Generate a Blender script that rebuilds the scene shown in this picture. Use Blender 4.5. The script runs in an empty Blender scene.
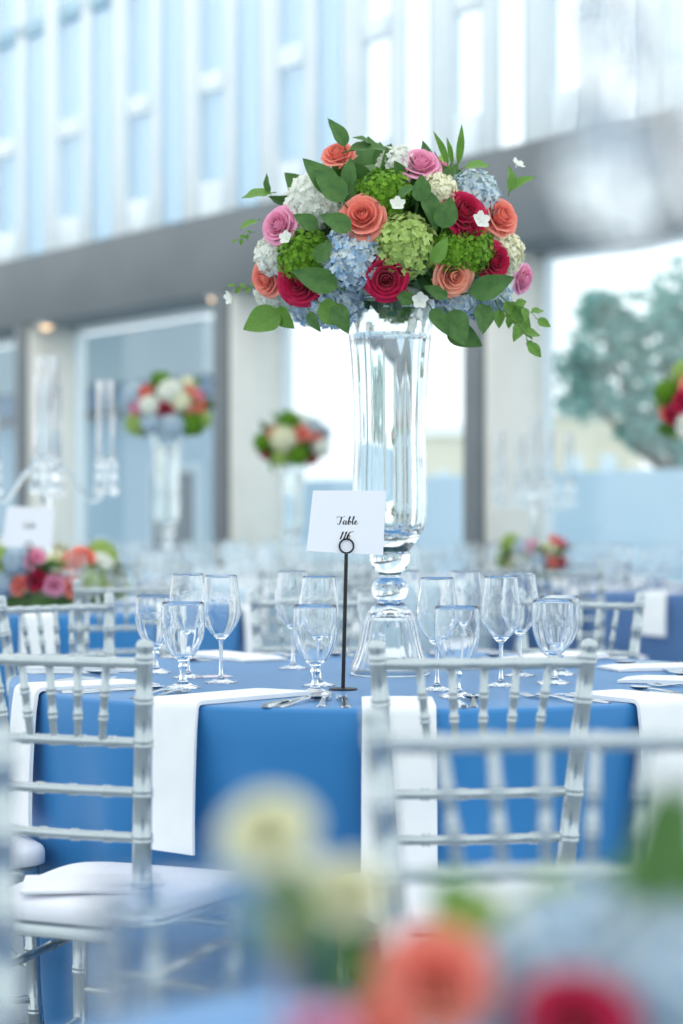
import bpy, math, random
from mathutils import Vector, Matrix, Quaternion
C = bpy.context.scene.collection
PI = math.pi
rnd = random.Random(7)

# ------------------------------------------------------------------ camera, world, exposure
F_PX = 1990.0; EYE = 1.113; HOR = 526.0; CX = 341.5
cam_d = bpy.data.cameras.new('camera'); cam = bpy.data.objects.new('camera', cam_d); C.objects.link(cam)
cam.location = (0, 0, EYE); cam.rotation_euler = (PI/2, 0, 0)
cam_d.sensor_fit = 'VERTICAL'; cam_d.sensor_height = 36.0; cam_d.lens = F_PX/1024*36
cam_d.shift_y = (HOR-512)/1024
cam_d.clip_start = .05; cam_d.clip_end = 300
cam_d.dof.use_dof = True; cam_d.dof.focus_distance = 4.2; cam_d.dof.aperture_fstop = 2.1
bpy.context.scene.camera = cam
sc = bpy.context.scene
sc.view_settings.view_transform = 'Standard'; sc.view_settings.look = 'None'
sc.view_settings.exposure = 0.0; sc.view_settings.gamma = 1.0
sc.view_settings.use_curve_mapping = False
sc.cycles.max_bounces = 28; sc.cycles.transmission_bounces = 28; sc.cycles.glossy_bounces = 8; sc.cycles.transparent_max_bounces = 16

SKY_FRONT = (1.0, 1.035, 1.05); SKY_BACK = (.90, .975, 1.0); SKY_GROUND = (.78, .87, .90); SKY_STRENGTH = 1.5
w = bpy.data.worlds.new('daylight'); sc.world = w; w.use_nodes = True
nt = w.node_tree; nt.nodes.clear()
o_ = nt.nodes.new('ShaderNodeOutputWorld'); bg = nt.nodes.new('ShaderNodeBackground')
tc = nt.nodes.new('ShaderNodeTexCoord'); sep = nt.nodes.new('ShaderNodeSeparateXYZ')
nt.links.new(tc.outputs['Generated'], sep.inputs[0])
mr = nt.nodes.new('ShaderNodeMapRange'); mr.inputs[1].default_value = -.5; mr.inputs[2].default_value = .55
mr.interpolation_type = 'SMOOTHSTEP'
nt.links.new(sep.outputs['Y'], mr.inputs[0])
mx = nt.nodes.new('ShaderNodeMix'); mx.data_type = 'RGBA'
mx.inputs[6].default_value = (*SKY_BACK, 1); mx.inputs[7].default_value = (*SKY_FRONT, 1)
nt.links.new(mr.outputs[0], mx.inputs[0])
mr2 = nt.nodes.new('ShaderNodeMapRange'); mr2.inputs[1].default_value = -.25; mr2.inputs[2].default_value = .0
nt.links.new(sep.outputs['Z'], mr2.inputs[0])
mx2 = nt.nodes.new('ShaderNodeMix'); mx2.data_type = 'RGBA'
mx2.inputs[6].default_value = (*SKY_GROUND, 1)
nt.links.new(mr2.outputs[0], mx2.inputs[0]); nt.links.new(mx.outputs[2], mx2.inputs[7])
nt.links.new(mx2.outputs[2], bg.inputs['Color']); bg.inputs['Strength'].default_value = SKY_STRENGTH
nt.links.new(bg.outputs[0], o_.inputs[0])

# ------------------------------------------------------------------ helpers
def at(px, py, Y):
    return Vector(((px-CX)*Y/F_PX, Y, EYE-(py-HOR)*Y/F_PX))
def lin(r, g, b):
    f = lambda c: (c/255/12.92) if c/255 <= .04045 else ((c/255+.055)/1.055)**2.4
    return (f(r), f(g), f(b))

def material(name, col, rough=.5, metal=0., col2=None, scale=8., bump=0., bscale=60., trans=0., ior=1.45, sheen=0.,
             spec=.5, detail=2., emit=None, estr=0., coat=0., transluc=0.):
    m = bpy.data.materials.new(name); m.use_nodes = True
    n = m.node_tree; p = n.nodes['Principled BSDF']
    p.inputs['Base Color'].default_value = (*col, 1); p.inputs['Roughness'].default_value = rough
    p.inputs['Metallic'].default_value = metal; p.inputs['IOR'].default_value = ior
    p.inputs['Transmission Weight'].default_value = trans
    p.inputs['Sheen Weight'].default_value = sheen
    p.inputs['Specular IOR Level'].default_value = spec
    p.inputs['Coat Weight'].default_value = coat
    if emit: p.inputs['Emission Color'].default_value = (*emit, 1); p.inputs['Emission Strength'].default_value = estr
    if col2 or bump:
        t = n.nodes.new('ShaderNodeTexCoord')
    if col2:
        ns = n.nodes.new('ShaderNodeTexNoise'); ns.inputs['Scale'].default_value = scale; ns.inputs['Detail'].default_value = detail
        n.links.new(t.outputs['Object'], ns.inputs['Vector'])
        rm = n.nodes.new('ShaderNodeMapRange'); rm.inputs[1].default_value = .35; rm.inputs[2].default_value = .65
        n.links.new(ns.outputs['Fac'], rm.inputs[0])
        mi = n.nodes.new('ShaderNodeMix'); mi.data_type = 'RGBA'
        mi.inputs[6].default_value = (*col, 1); mi.inputs[7].default_value = (*col2, 1)
        n.links.new(rm.outputs[0], mi.inputs[0]); n.links.new(mi.outputs[2], p.inputs['Base Color'])
    if bump:
        nb = n.nodes.new('ShaderNodeTexNoise'); nb.inputs['Scale'].default_value = bscale
        n.links.new(t.outputs['Object'], nb.inputs['Vector'])
        bp = n.nodes.new('ShaderNodeBump'); bp.inputs['Strength'].default_value = bump; bp.inputs['Distance'].default_value = .003
        n.links.new(nb.outputs['Fac'], bp.inputs['Height']); n.links.new(bp.outputs[0], p.inputs['Normal'])
    if transluc:
        tr = n.nodes.new('ShaderNodeBsdfTranslucent'); tr.inputs['Color'].default_value = (*(col2 or col), 1)
        ms = n.nodes.new('ShaderNodeMixShader'); ms.inputs[0].default_value = transluc
        out = n.nodes['Material Output']
        n.links.new(p.outputs[0], ms.inputs[1]); n.links.new(tr.outputs[0], ms.inputs[2]); n.links.new(ms.outputs[0], out.inputs[0])
    return m
def pane_material(name, tint, gloss=.12):
    m = bpy.data.materials.new(name); m.use_nodes = True; n = m.node_tree; n.nodes.clear()
    out = n.nodes.new('ShaderNodeOutputMaterial'); a = n.nodes.new('ShaderNodeBsdfTransparent'); g = n.nodes.new('ShaderNodeBsdfGlossy')
    a.inputs[0].default_value = (*tint, 1); g.inputs['Roughness'].default_value = .05
    ms = n.nodes.new('ShaderNodeMixShader'); ms.inputs[0].default_value = gloss
    n.links.new(a.outputs[0], ms.inputs[1]); n.links.new(g.outputs[0], ms.inputs[2]); n.links.new(ms.outputs[0], out.inputs[0])
    return m

class MB:
    def __init__(s): s.v = []; s.f = []
    def add(s, v, f, M=None):
        b = len(s.v)
        s.v += [tuple(M @ Vector(p)) for p in v] if M is not None else [tuple(p) for p in v]
        s.f += [tuple(i+b for i in q) for q in f]; return s
    def lathe(s, prof, n=32, M=None, flute=0, famp=0., frange=None):
        v = []; f = []; rows = []
        for r, z in prof:
            if r <= 1e-6: rows.append([len(v)]); v.append((0, 0, z))
            else:
                row = []
                for k in range(n):
                    a = 2*PI*k/n; rr = r
                    if flute and (frange is None or frange[0] <= z <= frange[1]): rr = r*(1+famp*math.cos(flute*a))
                    row.append(len(v)); v.append((rr*math.cos(a), rr*math.sin(a), z))
                rows.append(row)
        for a, b in zip(rows, rows[1:]):
            for k in range(n):
                k2 = (k+1) % n
                if len(a) == 1 and len(b) == 1: continue
                if len(a) == 1: f.append((a[0], b[k2], b[k]))
                elif len(b) == 1: f.append((a[k], a[k2], b[0]))
                else: f.append((a[k], a[k2], b[k2], b[k]))
        return s.add(v, f, M)
    def tube(s, pts, rad, n=10, M=None, caps=True):
        pts = [Vector(p) for p in pts]
        if not hasattr(rad, '__len__'): rad = [rad]*len(pts)
        v = []; f = []
        t0 = (pts[1]-pts[0]).normalized(); up = Vector((0, 0, 1)) if abs(t0.z) < .9 else Vector((0, 1, 0))
        x = t0.cross(up).normalized(); prev = t0
        for i, p in enumerate(pts):
            a = pts[max(i-1, 0)]; b = pts[min(i+1, len(pts)-1)]; t = (b-a)
            t = t.normalized() if t.length > 1e-9 else prev
            x = prev.rotation_difference(t) @ x; y = t.cross(x).normalized(); prev = t
            for k in range(n):
                a_ = 2*PI*k/n; v.append(p+rad[i]*(math.cos(a_)*x+math.sin(a_)*y))
        for i in range(len(pts)-1):
            for k in range(n):
                k2 = (k+1) % n; f.append((i*n+k, i*n+k2, (i+1)*n+k2, (i+1)*n+k))
        if caps: f.append(tuple(range(n-1, -1, -1))); f.append(tuple((len(pts)-1)*n+k for k in range(n)))
        return s.add(v, f, M)
    def box(s, x0, x1, y0, y1, z0, z1, b=0., M=None):
        if b <= 0:
            v = [(x, y, z) for z in (z0, z1) for y in (y0, y1) for x in (x0, x1)]
            return s.add(v, [(0, 2, 3, 1), (4, 5, 7, 6), (0, 1, 5, 4), (2, 6, 7, 3), (0, 4, 6, 2), (1, 3, 7, 5)], M)
        v = []; idx = {}
        for i, x in enumerate((x0, x1)):
            for j, y in enumerate((y0, y1)):
                for k, z in enumerate((z0, z1)):
                    sx, sy, sz = (1-2*i)*b, (1-2*j)*b, (1-2*k)*b
                    idx[i, j, k] = len(v)
                    v += [(x, y+sy, z+sz), (x+sx, y, z+sz), (x+sx, y+sy, z)]
        I = lambda i, j, k, a: idx[i, j, k]+a
        f = []
        for i in (0, 1):
            f.append((I(i,0,0,0), I(i,1,0,0), I(i,1,1,0), I(i,0,1,0))); f.append((I(0,i,0,1), I(1,i,0,1), I(1,i,1,1), I(0,i,1,1)))
            f.append((I(0,0,i,2), I(1,0,i,2), I(1,1,i,2), I(0,1,i,2)))
            for j in (0, 1):
                f.append((I(i,j,0,0), I(i,j,0,1), I(i,j,1,1), I(i,j,1,0)))
                f.append((I(i,0,j,0), I(i,0,j,2), I(i,1,j,2), I(i,1,j,0)))
                f.append((I(0,i,j,1), I(0,i,j,2), I(1,i,j,2), I(1,i,j,1)))
                for k in (0, 1): f.append((I(i,j,k,0), I(i,j,k,1), I(i,j,k,2)))
        return s.add(v, f, M)
    def grid(s, fn, nu, nv, M=None):
        v = [fn(i/nu, j/nv) for j in range(nv+1) for i in range(nu+1)]
        f = [(j*(nu+1)+i, j*(nu+1)+i+1, (j+1)*(nu+1)+i+1, (j+1)*(nu+1)+i) for j in range(nv) for i in range(nu)]
        return s.add(v, f, M)
    def mesh(s, name, recalc=True, sharp=45):
        me = bpy.data.meshes.new(name); me.from_pydata(s.v, [], s.f)
        if recalc:
            import bmesh
            bm = bmesh.new(); bm.from_mesh(me); bmesh.ops.recalc_face_normals(bm, faces=bm.faces); bm.to_mesh(me); bm.free()
        for p in me.polygons: p.use_smooth = True
        me.set_sharp_from_angle(angle=math.radians(sharp))
        me.update(); return me

def link(name, me, mat=None, parent=None, loc=(0, 0, 0), rot=None):
    o = bpy.data.objects.new(name, me); C.objects.link(o)
    if mat is not None:
        if len(me.materials) == 0: me.materials.append(None)
        o.material_slots[0].link = 'OBJECT'; o.material_slots[0].material = mat
    o.location = loc
    if rot is not None:
        if isinstance(rot, Quaternion): o.rotation_mode = 'QUATERNION'; o.rotation_quaternion = rot
        else: o.rotation_euler = rot
    if parent is not None: o.parent = parent
    return o
def tag(o, label=None, cat=None, group=None, kind=None):
    if label: o['label'] = label
    if cat: o['category'] = cat
    if group: o['group'] = group
    if kind: o['kind'] = kind
    return o
def thing(name, label, cat, loc=(0, 0, 0), rotz=0., group=None):
    o = bpy.data.objects.new(name, None); o.empty_display_size = .1; C.objects.link(o)
    o.location = loc; o.rotation_euler = (0, 0, rotz)
    return tag(o, label, cat, group)
def struct(name, mb, mat, **k):
    o = link(name, mb.mesh(name, **k), mat); o['kind'] = 'structure'; return o
def dup(root, loc, rotz, label, group=None):
    r = root.copy(); C.objects.link(r); r.location = loc; r.rotation_euler = (0, 0, rotz)
    r['label'] = label
    if 'group' in r: del r['group']
    if group: r['group'] = group
    for ch in list(root.children):
        c = ch.copy(); C.objects.link(c); c.parent = r
        for g in list(ch.children):
            d = g.copy(); C.objects.link(d); d.parent = c
    return r

# ------------------------------------------------------------------ materials
M_conc = material('grey_concrete', lin(122, 128, 132), .8, col2=lin(116, 122, 126), scale=1.5, bump=.1)
M_column = material('beige_stone', lin(236, 234, 226), .75, col2=lin(230, 229, 221), scale=3, bump=.1)
M_floor = material('pale_floor', lin(150, 160, 168), .5, col2=lin(140, 152, 160), scale=2)
M_fin = material('white_blue_aluminium', lin(236, 244, 248), .5, col2=lin(230, 241, 246), scale=4)
M_findark = material('grey_blue_aluminium', lin(165, 198, 214), .5, col2=lin(160, 194, 211), scale=4)
M_blind = material('white_blind_slats', lin(168, 208, 232), .6, transluc=.25)
M_pane = pane_material('window_glass', (.95, .985, 1.), .06)
M_lamp = material('amber_lamp', (1, .7, .4), .4, emit=(1., .62, .32), estr=2.2)
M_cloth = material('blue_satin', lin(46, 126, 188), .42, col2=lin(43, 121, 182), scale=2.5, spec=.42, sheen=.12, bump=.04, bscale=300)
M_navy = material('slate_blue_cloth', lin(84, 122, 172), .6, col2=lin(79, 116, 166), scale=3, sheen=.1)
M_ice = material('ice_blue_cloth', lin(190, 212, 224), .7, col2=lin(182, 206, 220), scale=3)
M_napkin = material('white_linen', lin(238, 241, 243), .8, col2=lin(232, 236, 240), scale=12, bump=.12, bscale=400)
M_cushion = material('white_cushion_cover', lin(238, 239, 246), .85, col2=lin(232, 234, 243), scale=9, bump=.15, bscale=250)
M_paper = material('white_card', lin(238, 240, 246), .7, col2=lin(235, 237, 244), scale=5)
M_pinkpaper = material('pale_pink_card', lin(238, 224, 236), .7, col2=lin(234, 220, 232), scale=5)
M_silver = material('silver_paint', lin(184, 194, 198), .22, metal=.8, col2=lin(178, 189, 193), scale=14, bump=.02, bscale=120)
M_steel = material('polished_steel', lin(196, 202, 208), .14, metal=1., col2=lin(186, 194, 202), scale=30)
M_black = material('black_iron', lin(22, 24, 28), .45, col2=lin(28, 30, 34), scale=30)
M_ink = material('black_ink', lin(38, 40, 48), .8, col2=lin(44, 46, 54), scale=30)
M_glass = material('clear_glass', (.98, .995, 1.), .0, trans=1., ior=1.46)
M_crystal = material('clear_crystal', (.945, .98, .988), .0, trans=1., ior=1.5)
M_water = material('water', (.975, .995, 1.), .0, trans=1., ior=1.33)
M_wood = material('plywood', lin(170, 140, 100), .6, col2=lin(150, 122, 86), scale=6)
def petal(n, a, b, s=4, tl=.2): return material(n, lin(*a), .6, col2=lin(*b), scale=s, sheen=.15, spec=.25, transluc=tl)
M_coral = petal('coral_petal', (252, 164, 146), (246, 146, 128))
M_peach = petal('peach_petal', (248, 180, 152), (243, 158, 134))
M_crim = petal('crimson_petal', (208, 34, 86), (186, 20, 68))
M_pink = petal('pink_petal', (250, 190, 214), (242, 160, 196))
M_blush = petal('blush_petal', (245, 200, 214), (236, 160, 188))
M_white = petal('white_petal', (248, 249, 244), (240, 244, 234), 4, .32)
M_cream = petal('cream_petal', (246, 244, 222), (236, 236, 200))
M_hblue = petal('blue_floret', (146, 188, 226), (226, 232, 226), 5)
M_hpale = petal('pale_blue_floret', (226, 234, 226), (184, 208, 226), 5)
M_hgreen = petal('pale_green_floret', (190, 212, 130), (166, 194, 98), 5)
M_lime = petal('lime_floret', (124, 172, 44), (98, 150, 30), 5)
M_leaf = material('dark_leaf', lin(86, 126, 62), .5, col2=lin(66, 106, 56), scale=4, transluc=.15, spec=.3)
M_leaf2 = material('bright_leaf', lin(110, 154, 60), .45, col2=lin(88, 136, 48), scale=30, transluc=.2)
M_stem = material('green_stem', lin(88, 120, 60), .6, col2=lin(78, 108, 52), scale=20)

# ------------------------------------------------------------------ the setting
WU = Vector((.601, -.799, 0)); WN = Vector((.799, .601, 0)); WP = Vector((0, 17.21, 0))
WM = Matrix(((WU.x, WN.x, 0, WP.x), (WU.y, WN.y, 0, WP.y), (0, 0, 1, 0), (0, 0, 0, 1)))   # facade frame: x along, y outward, z up
def facade(px, py, t=0.):
    k = (px-CX)/F_PX; p = WP+WN*t
    s = (k*p.y-p.x)/(WU.x-k*WU.y); q = p+WU*s
    return s, EYE-(py-HOR)*q.y/F_PX
ZB, ZT = 3.313, 4.07
S0, S1 = -21.0, 9.0
mb = MB(); mb.box(-16, 14, -6, 17.2, -.1, 0); mb.v = [v for v in mb.v]
fl = MB(); a = [WM @ Vector((S0, .75, 0)), WM @ Vector((S1, .75, 0))]
fl.add([(a[0].x, a[0].y, 0), (a[1].x, a[1].y, 0), (a[1].x, -4, 0), (-14, -4, 0), (a[0].x, 10, 0),
        (a[0].x, a[0].y, -.1), (a[1].x, a[1].y, -.1), (a[1].x, -4, -.1), (-14, -4, -.1), (a[0].x, 10, -.1)],
       [(0, 1, 2, 3, 4), (9, 8, 7, 6, 5), (0, 5, 6, 1), (1, 6, 7, 2), (2, 7, 8, 3), (3, 8, 9, 4), (4, 9, 5, 0)])
struct('floor', fl, M_floor)
g = MB(); g.box(-40, 40, .76, 60, -.25, -.12, M=WM)
struct('ground_outside', g, material('pale_paving', lin(206, 218, 226), .8, col2=lin(196, 210, 220), scale=1))
b = MB(); b.box(S0, S1, 0, .75, ZB, ZT, .01, M=WM); struct('wall_beam', b, M_conc)
# columns
cs = [facade(x, 400)[0] for x in (15, 213, 463)]; cs = [cs[0]-11.25, cs[0]-7.5, cs[0]-3.75]+cs+[cs[2]+2.6, cs[2]+5.2]
for i, s in enumerate(cs):
    c = MB(); c.box(s, s+.2, 0, .06, 0, ZB, .004, M=WM); struct(f'trim_column_shaded_face_{i+1}', c, M_conc)  # darker room side, paler reveal: light and shade put into the two colours
    c = MB(); c.box(s, s+.26, .06, .75, 0, ZB, .004, M=WM); struct(f'wall_column_{i+1}', c, M_column)
# lower windows: frames and panes in each bay
for i, (a_, b_) in enumerate(zip(cs, cs[1:])):
    f = MB(); x0, x1 = a_+.26, b_
    f.box(x0, x0+.05, .6, .68, 0, ZB, M=WM); f.box(x1-.05, x1, .6, .68, 0, ZB, M=WM)
    f.box(x0, x1, .6, .68, 0, .08, M=WM); f.box(x0, x1, .6, .68, ZB-.06, ZB, M=WM)
    fr = struct(f'window_{i+1}', f, M_fin)
    p = MB(); p.box(x0+.05, x1-.05, .63, .64, .08, ZB-.06, M=WM); link('window_pane', p.mesh('pane'), M_pane, fr)
# clerestory
fx = [47, 114.5, 185, 262, 344, 432, 527]; T = .35
fs = [facade(x, 200, T)[0] for x in fx]; fs = [fs[0]-1.5*k for k in range(9, 0, -1)]+fs+[fs[-1]+1.2*k for k in (1, 2, 3, 4)]
ZR = 9.0
for i, (a_, b_) in enumerate(zip(fs, fs[1:])):
    n = i+1+len(cs); wd = b_-a_
    f = MB(); f.box(a_, a_+.035, T-.04, T+.12, ZT, ZR, .004, M=WM); fr = struct(f'window_{n}', f, M_findark)
    f = MB(); f.box(a_+.036, a_+.31, T-.05, T+.06, ZT, ZR, .006, M=WM); link('mullion', f.mesh('mullion'), M_fin, fr)
    mid = a_+wd*.52
    f = MB(); f.box(mid, mid+.2, T, T+.05, ZT, ZR, .004, M=WM); link('mullion', f.mesh('mullion'), M_fin, fr)
    for z in (ZT, 5.36):
        f = MB(); f.box(a_+.312, mid-.002, T-.03, T+.05, z, z+(.42 if z == ZT else .19), .004, M=WM); link('bright_gap_block', f.mesh('bright_gap_block'), M_fin, fr)  # white block added in place of a bright gap left by the blind
    f = MB(); f.box(a_+.036, b_, T+.0, T+.10, 6.66, 6.80, .004, M=WM); link('transom', f.mesh('transom'), M_findark, fr)
    p = MB(); p.box(a_+.036, b_, T+.122, T+.127, ZT, ZR, M=WM); link('window_pane', p.mesh('pane'), M_pane, fr)
    if i <= 12 or i >= 16:
        bl = MB(); z = ZT+.03
        while z < ZR-.05:
            bl.add([(a_+.05, T+.075, z), (b_-.01, T+.075, z), (b_-.01, T+.095, z+.036), (a_+.05, T+.095, z+.036)], [(0, 1, 2, 3)], WM); z += .042
        link('blind', bl.mesh('blind', recalc=False), M_blind, fr)
f = MB(); f.box(fs[0], fs[-1], T-.05, T+.14, ZR, ZR+.3, M=WM); struct('trim_roof_edge', f, M_conc)
# recessed amber downlights on the beam soffit, one by each column
for i, (s, lb) in enumerate(zip(cs[3:6], ('glowing amber downlight under the beam, left one above the far left column',
                                         'glowing amber downlight under the beam, above the column left of the tall vase',
                                         'glowing amber downlight under the beam, right of the flower bouquet'))):
    t = thing('downlight', lb, 'ceiling light', WM @ Vector((s+(.55 if i < 1 else -.1 if i == 1 else .45), .09 if i != 1 else .02, ZB)), 0)
    if i == 1: t.location = WM @ Vector((s-.14, .12, ZB))
    m = MB(); m.lathe([(.10, 0), (.10, -.02), (.075, -.03), (.075, -.005), (.10, 0)], 24); link('trim_ring', m.mesh('ring'), M_silver, t)
    m = MB(); m.lathe([(0, -.002), (.074, -.006), (.06, -.04), (.035, -.06), (0, -.066)], 24); link('lamp_lens', m.mesh('lens'), M_lamp, t)

# outside: pavilion seen through the left bay
M_pav = material('pavilion_panels', lin(188, 200, 202), .7, col2=lin(180, 193, 196), scale=.8)
M_pavb = material('pavilion_blue_glass', lin(120, 160, 190), .3, col2=lin(112, 152, 184), scale=.7)
M_pavl = material('pavilion_pale_wall', lin(184, 206, 218), .7, col2=lin(177, 200, 214), scale=.7)
M_dark = material('dark_door_glass', lin(80, 100, 112), .3, col2=lin(74, 94, 106), scale=1)
TP = 4.5
pav = thing('pavilion_building', 'pale grey-blue building outside the left window, with a flat roof band and dark glass door', 'building', WM @ Vector((facade(130, 500, TP)[0], TP, -.12)), 0)
inv = Matrix.Translation(-pav.location) @ WM
def pv(nm, px0, px1, py0, py1, t0, t1, mat):
    s0, z0 = facade(px0, py1, TP); s1, z1 = facade(px1, py0, TP)
    m = MB(); m.box(s0, s1, TP+t0, TP+t1, z0, z1, M=inv); return link(nm, m.mesh(nm), mat, pav)
sx0 = facade(-80, 400, TP)[0]; sx1 = facade(222, 400, TP)[0]
zf = lambda py: facade(130, py, TP)[1]
def pz(nm, z0, z1, t0, t1, mat):
    m = MB(); m.box(sx0, sx1, TP+t0, TP+t1, z0, z1, M=inv); return link(nm, m.mesh(nm), mat, pav)
pz('roof_band', zf(384), zf(333), -.3, .45, M_pav)
pz('glass_band', zf(408), zf(384), -.05, .43, M_pavb)
pz('ledge', zf(416), zf(408), -.15, .43, M_dark)
pz('wall', -.0, zf(416), 0, .4, M_pavl)
d_ = pv('door', 158, 207, 462, 560, -.14, -.01, material('white_door_frame', lin(214, 226, 232), .6, col2=lin(208, 222, 228), scale=2))
for x0, x1 in ((164, 181), (185, 202)):
    s0, z0 = facade(x0, 560, TP); s1, z1 = facade(x1, 472, TP); m = MB(); m.box(s0, s1, TP-.18, TP-.142, z0, z1, M=inv)
    link('door_pane', m.mesh('pane'), M_dark, d_)
# outside: low white wall, cream buildings, trees
lw = MB(); lw.box(facade(285, 500, 5)[0], facade(760, 500, 5)[0]+8, 5.0, 5.15, -.12, facade(500, 474, 5)[1], .02, M=WM)
struct('garden_wall', lw, material('pale_garden_wall', lin(205, 226, 238), .8, col2=lin(198, 222, 236), scale=1))
M_bld = material('cream_facade', lin(238, 228, 204), .8, col2=lin(232, 222, 198), scale=.6)
M_bldr = material('pale_roof', lin(224, 228, 224), .8, col2=lin(218, 224, 222), scale=.6)
for (x0, x1, y0, Y, lb) in ((420, 500, 436, 42, 'pale cream building far outside, seen just right of the tall vase'), (546, 642, 416, 40, 'cream building far outside below the tree at right')):
    p = at((x0+x1)/2, 500, Y); h = at(0, y0, Y).z; wd = (x1-x0)*Y/F_PX
    t = thing('house', lb, 'building', (p.x, Y, -.12))
    m = MB(); m.box(-wd/2, wd/2, 0, 4, 0, h+.12); wall = link('wall', m.mesh('wall'), M_bld, t)
    m = MB(); m.add([(-wd/2-.1, -.15, h+.12), (wd/2+.1, -.15, h+.12), (wd/2+.1, 4.1, h+.12), (-wd/2-.1, 4.1, h+.12), (-wd/2-.1, 2, h+.5), (wd/2+.1, 2, h+.5)],
                    [(0, 1, 5, 4), (2, 3, 4, 5), (0, 4, 3), (1, 2, 5), (0, 3, 2, 1)]); link('roof', m.mesh('roof', sharp=20), M_bldr, t)
    for k in range(2):
        m = MB(); m.box(-wd*.3+k*wd*.36, -wd*.12+k*wd*.36, -.03, -.001, h*.35, h*.8); link('window', m.mesh('win'), M_fin, wall)
M_tree = material('tree_leaves', lin(150, 200, 186), .7, col2=lin(120, 178, 168), scale=2, transluc=.45)
M_bark = material('bark', lin(110, 104, 92), .9, col2=lin(90, 84, 74), scale=8)
def tree(lb, px, Y, blobs, n, seed):
    r = random.Random(seed); p = at(px, 500, Y); t = thing('tree', lb, 'tree', (p.x, Y, -.12))
    m = MB(); top = at(px, 380, Y).z
    m.tube([(0, 0, 0), (.04, 0, .8), (-.05, .05, top*.6), (.05, 0, top)], [.12, .10, .08, .05], 10)
    for bx, by, br in blobs:
        q = at(bx, by, Y); m.tube([(0, 0, top*.55), ((q.x-p.x)*.5, .05, top*.75), (q.x-p.x, 0, q.z)], [.07, .05, .02], 6)
    link('trunk', m.mesh('trunk'), M_bark, t)
    m = MB()
    for bx, by, br in blobs:
        q = at(bx, by, Y); R = br*Y/F_PX
        for k in range(int(n*br/60)):
            d = Vector((r.gauss(0, 1), r.gauss(0, 1), r.gauss(0, 1))).normalized()*R*r.random()**.45
            e = Vector((q.x-p.x, 0, q.z+.12))+Vector((d.x, d.y, d.z*.85)); u = Vector((r.gauss(0, 1), r.gauss(0, 1), r.gauss(0, .6))).normalized()
            v_ = u.cross(Vector((r.gauss(0, 1), r.gauss(0, 1), r.gauss(0, 1)))).normalized(); s = .05+.06*r.random()
            m.add([e-u*s*1.6, e-v_*s*.7, e+u*s*1.6, e+v_*s*.7], [(0, 1, 2, 3)])
    link('crown', m.mesh('crown', recalc=False), M_tree, t)
tree('blue-green leafy tree outside the right window', 690, 27, [(610, 345, 44), (660, 330, 54), (590, 395, 34), (650, 395, 52), (705, 350, 60), (700, 290, 50), (640, 430, 26), (680, 440, 36), (575, 370, 26), (600, 310, 26), (700, 430, 46)], 270, 3)

# ------------------------------------------------------------------ tables and cloths
TZ = .764
def cloth_mesh(R, seed, folds=17, amp=.034, flare=-.07):
    r = random.Random(seed); ph = [r.random()*6.28 for _ in range(5)]; n = 220
    prof = [0, .35*R, .7*R, .93*R, R-.012]
    m = MB(); v = [(0, 0, TZ)]; f = []; rows = []
    def ring(rad, z, k):
        row = []
        for i in range(n):
            a = 2*PI*i/n
            w_ = math.sin(folds*a+ph[0]+.9*math.sin(3*a+ph[1]))*.6+math.sin((folds*2-3)*a+ph[2])*.18+math.sin(5*a+ph[3])*.3
            row.append(len(v)); v.append(((rad+k*w_)*math.cos(a), (rad+k*w_)*math.sin(a), z))
        rows.append(row)
    for q in prof[1:]: ring(q, TZ, 0)
    ring(R-.003, TZ-.003, 0); ring(R+.001, TZ-.010, 0)
    for i in range(1, 13):
        u = i/12; ring(R+.002+flare*u, TZ-.010-(TZ-.018)*u, amp*min(1., .12+u*1.1))
    for i in range(n): f.append((0, rows[0][i], rows[0][(i+1) % n]))
    for a, b in zip(rows, rows[1:]):
        for i in range(n): f.append((a[i], b[i], b[(i+1) % n], a[(i+1) % n]))
    m.add(v, f); return m.mesh('cloth', sharp=80)
def table_under(R, loc, lb, cat='table'):
    t = thing('round_table', lb, cat, loc)
    m = MB(); m.lathe([(0, TZ-.035), (R-.02, TZ-.035), (R-.012, TZ-.03), (R-.012, TZ-.006), (R-.02, TZ-.002), (0, TZ-.002)], 48); link('tabletop', m.mesh('top'), M_wood, t)
    for a in range(4):
        x, y = .55*R*math.cos(a*PI/2+.78), .55*R*math.sin(a*PI/2+.78)
        m = MB(); m.tube([(x*1.1, y*1.1, 0), (x, y, TZ-.036)], .016, 10); link('leg', m.mesh('leg'), M_steel, t)
R0 = .88; TC = Vector((.1136, 4.66, 0))
HERO = (TC.x, TC.y)
T2 = (-1.27, 8.6); T3 = (2.05, 11.0); T4 = (-1.18, 13.3); T5 = (-.395, 16.0); T6 = (1.29, 13.3); T7 = (0., 11.3); TN = (.38, .72)
cm = [cloth_mesh(R0, 3), cloth_mesh(R0, 9, 15, .03), cloth_mesh(R0, 15, 19, .028)]
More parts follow.
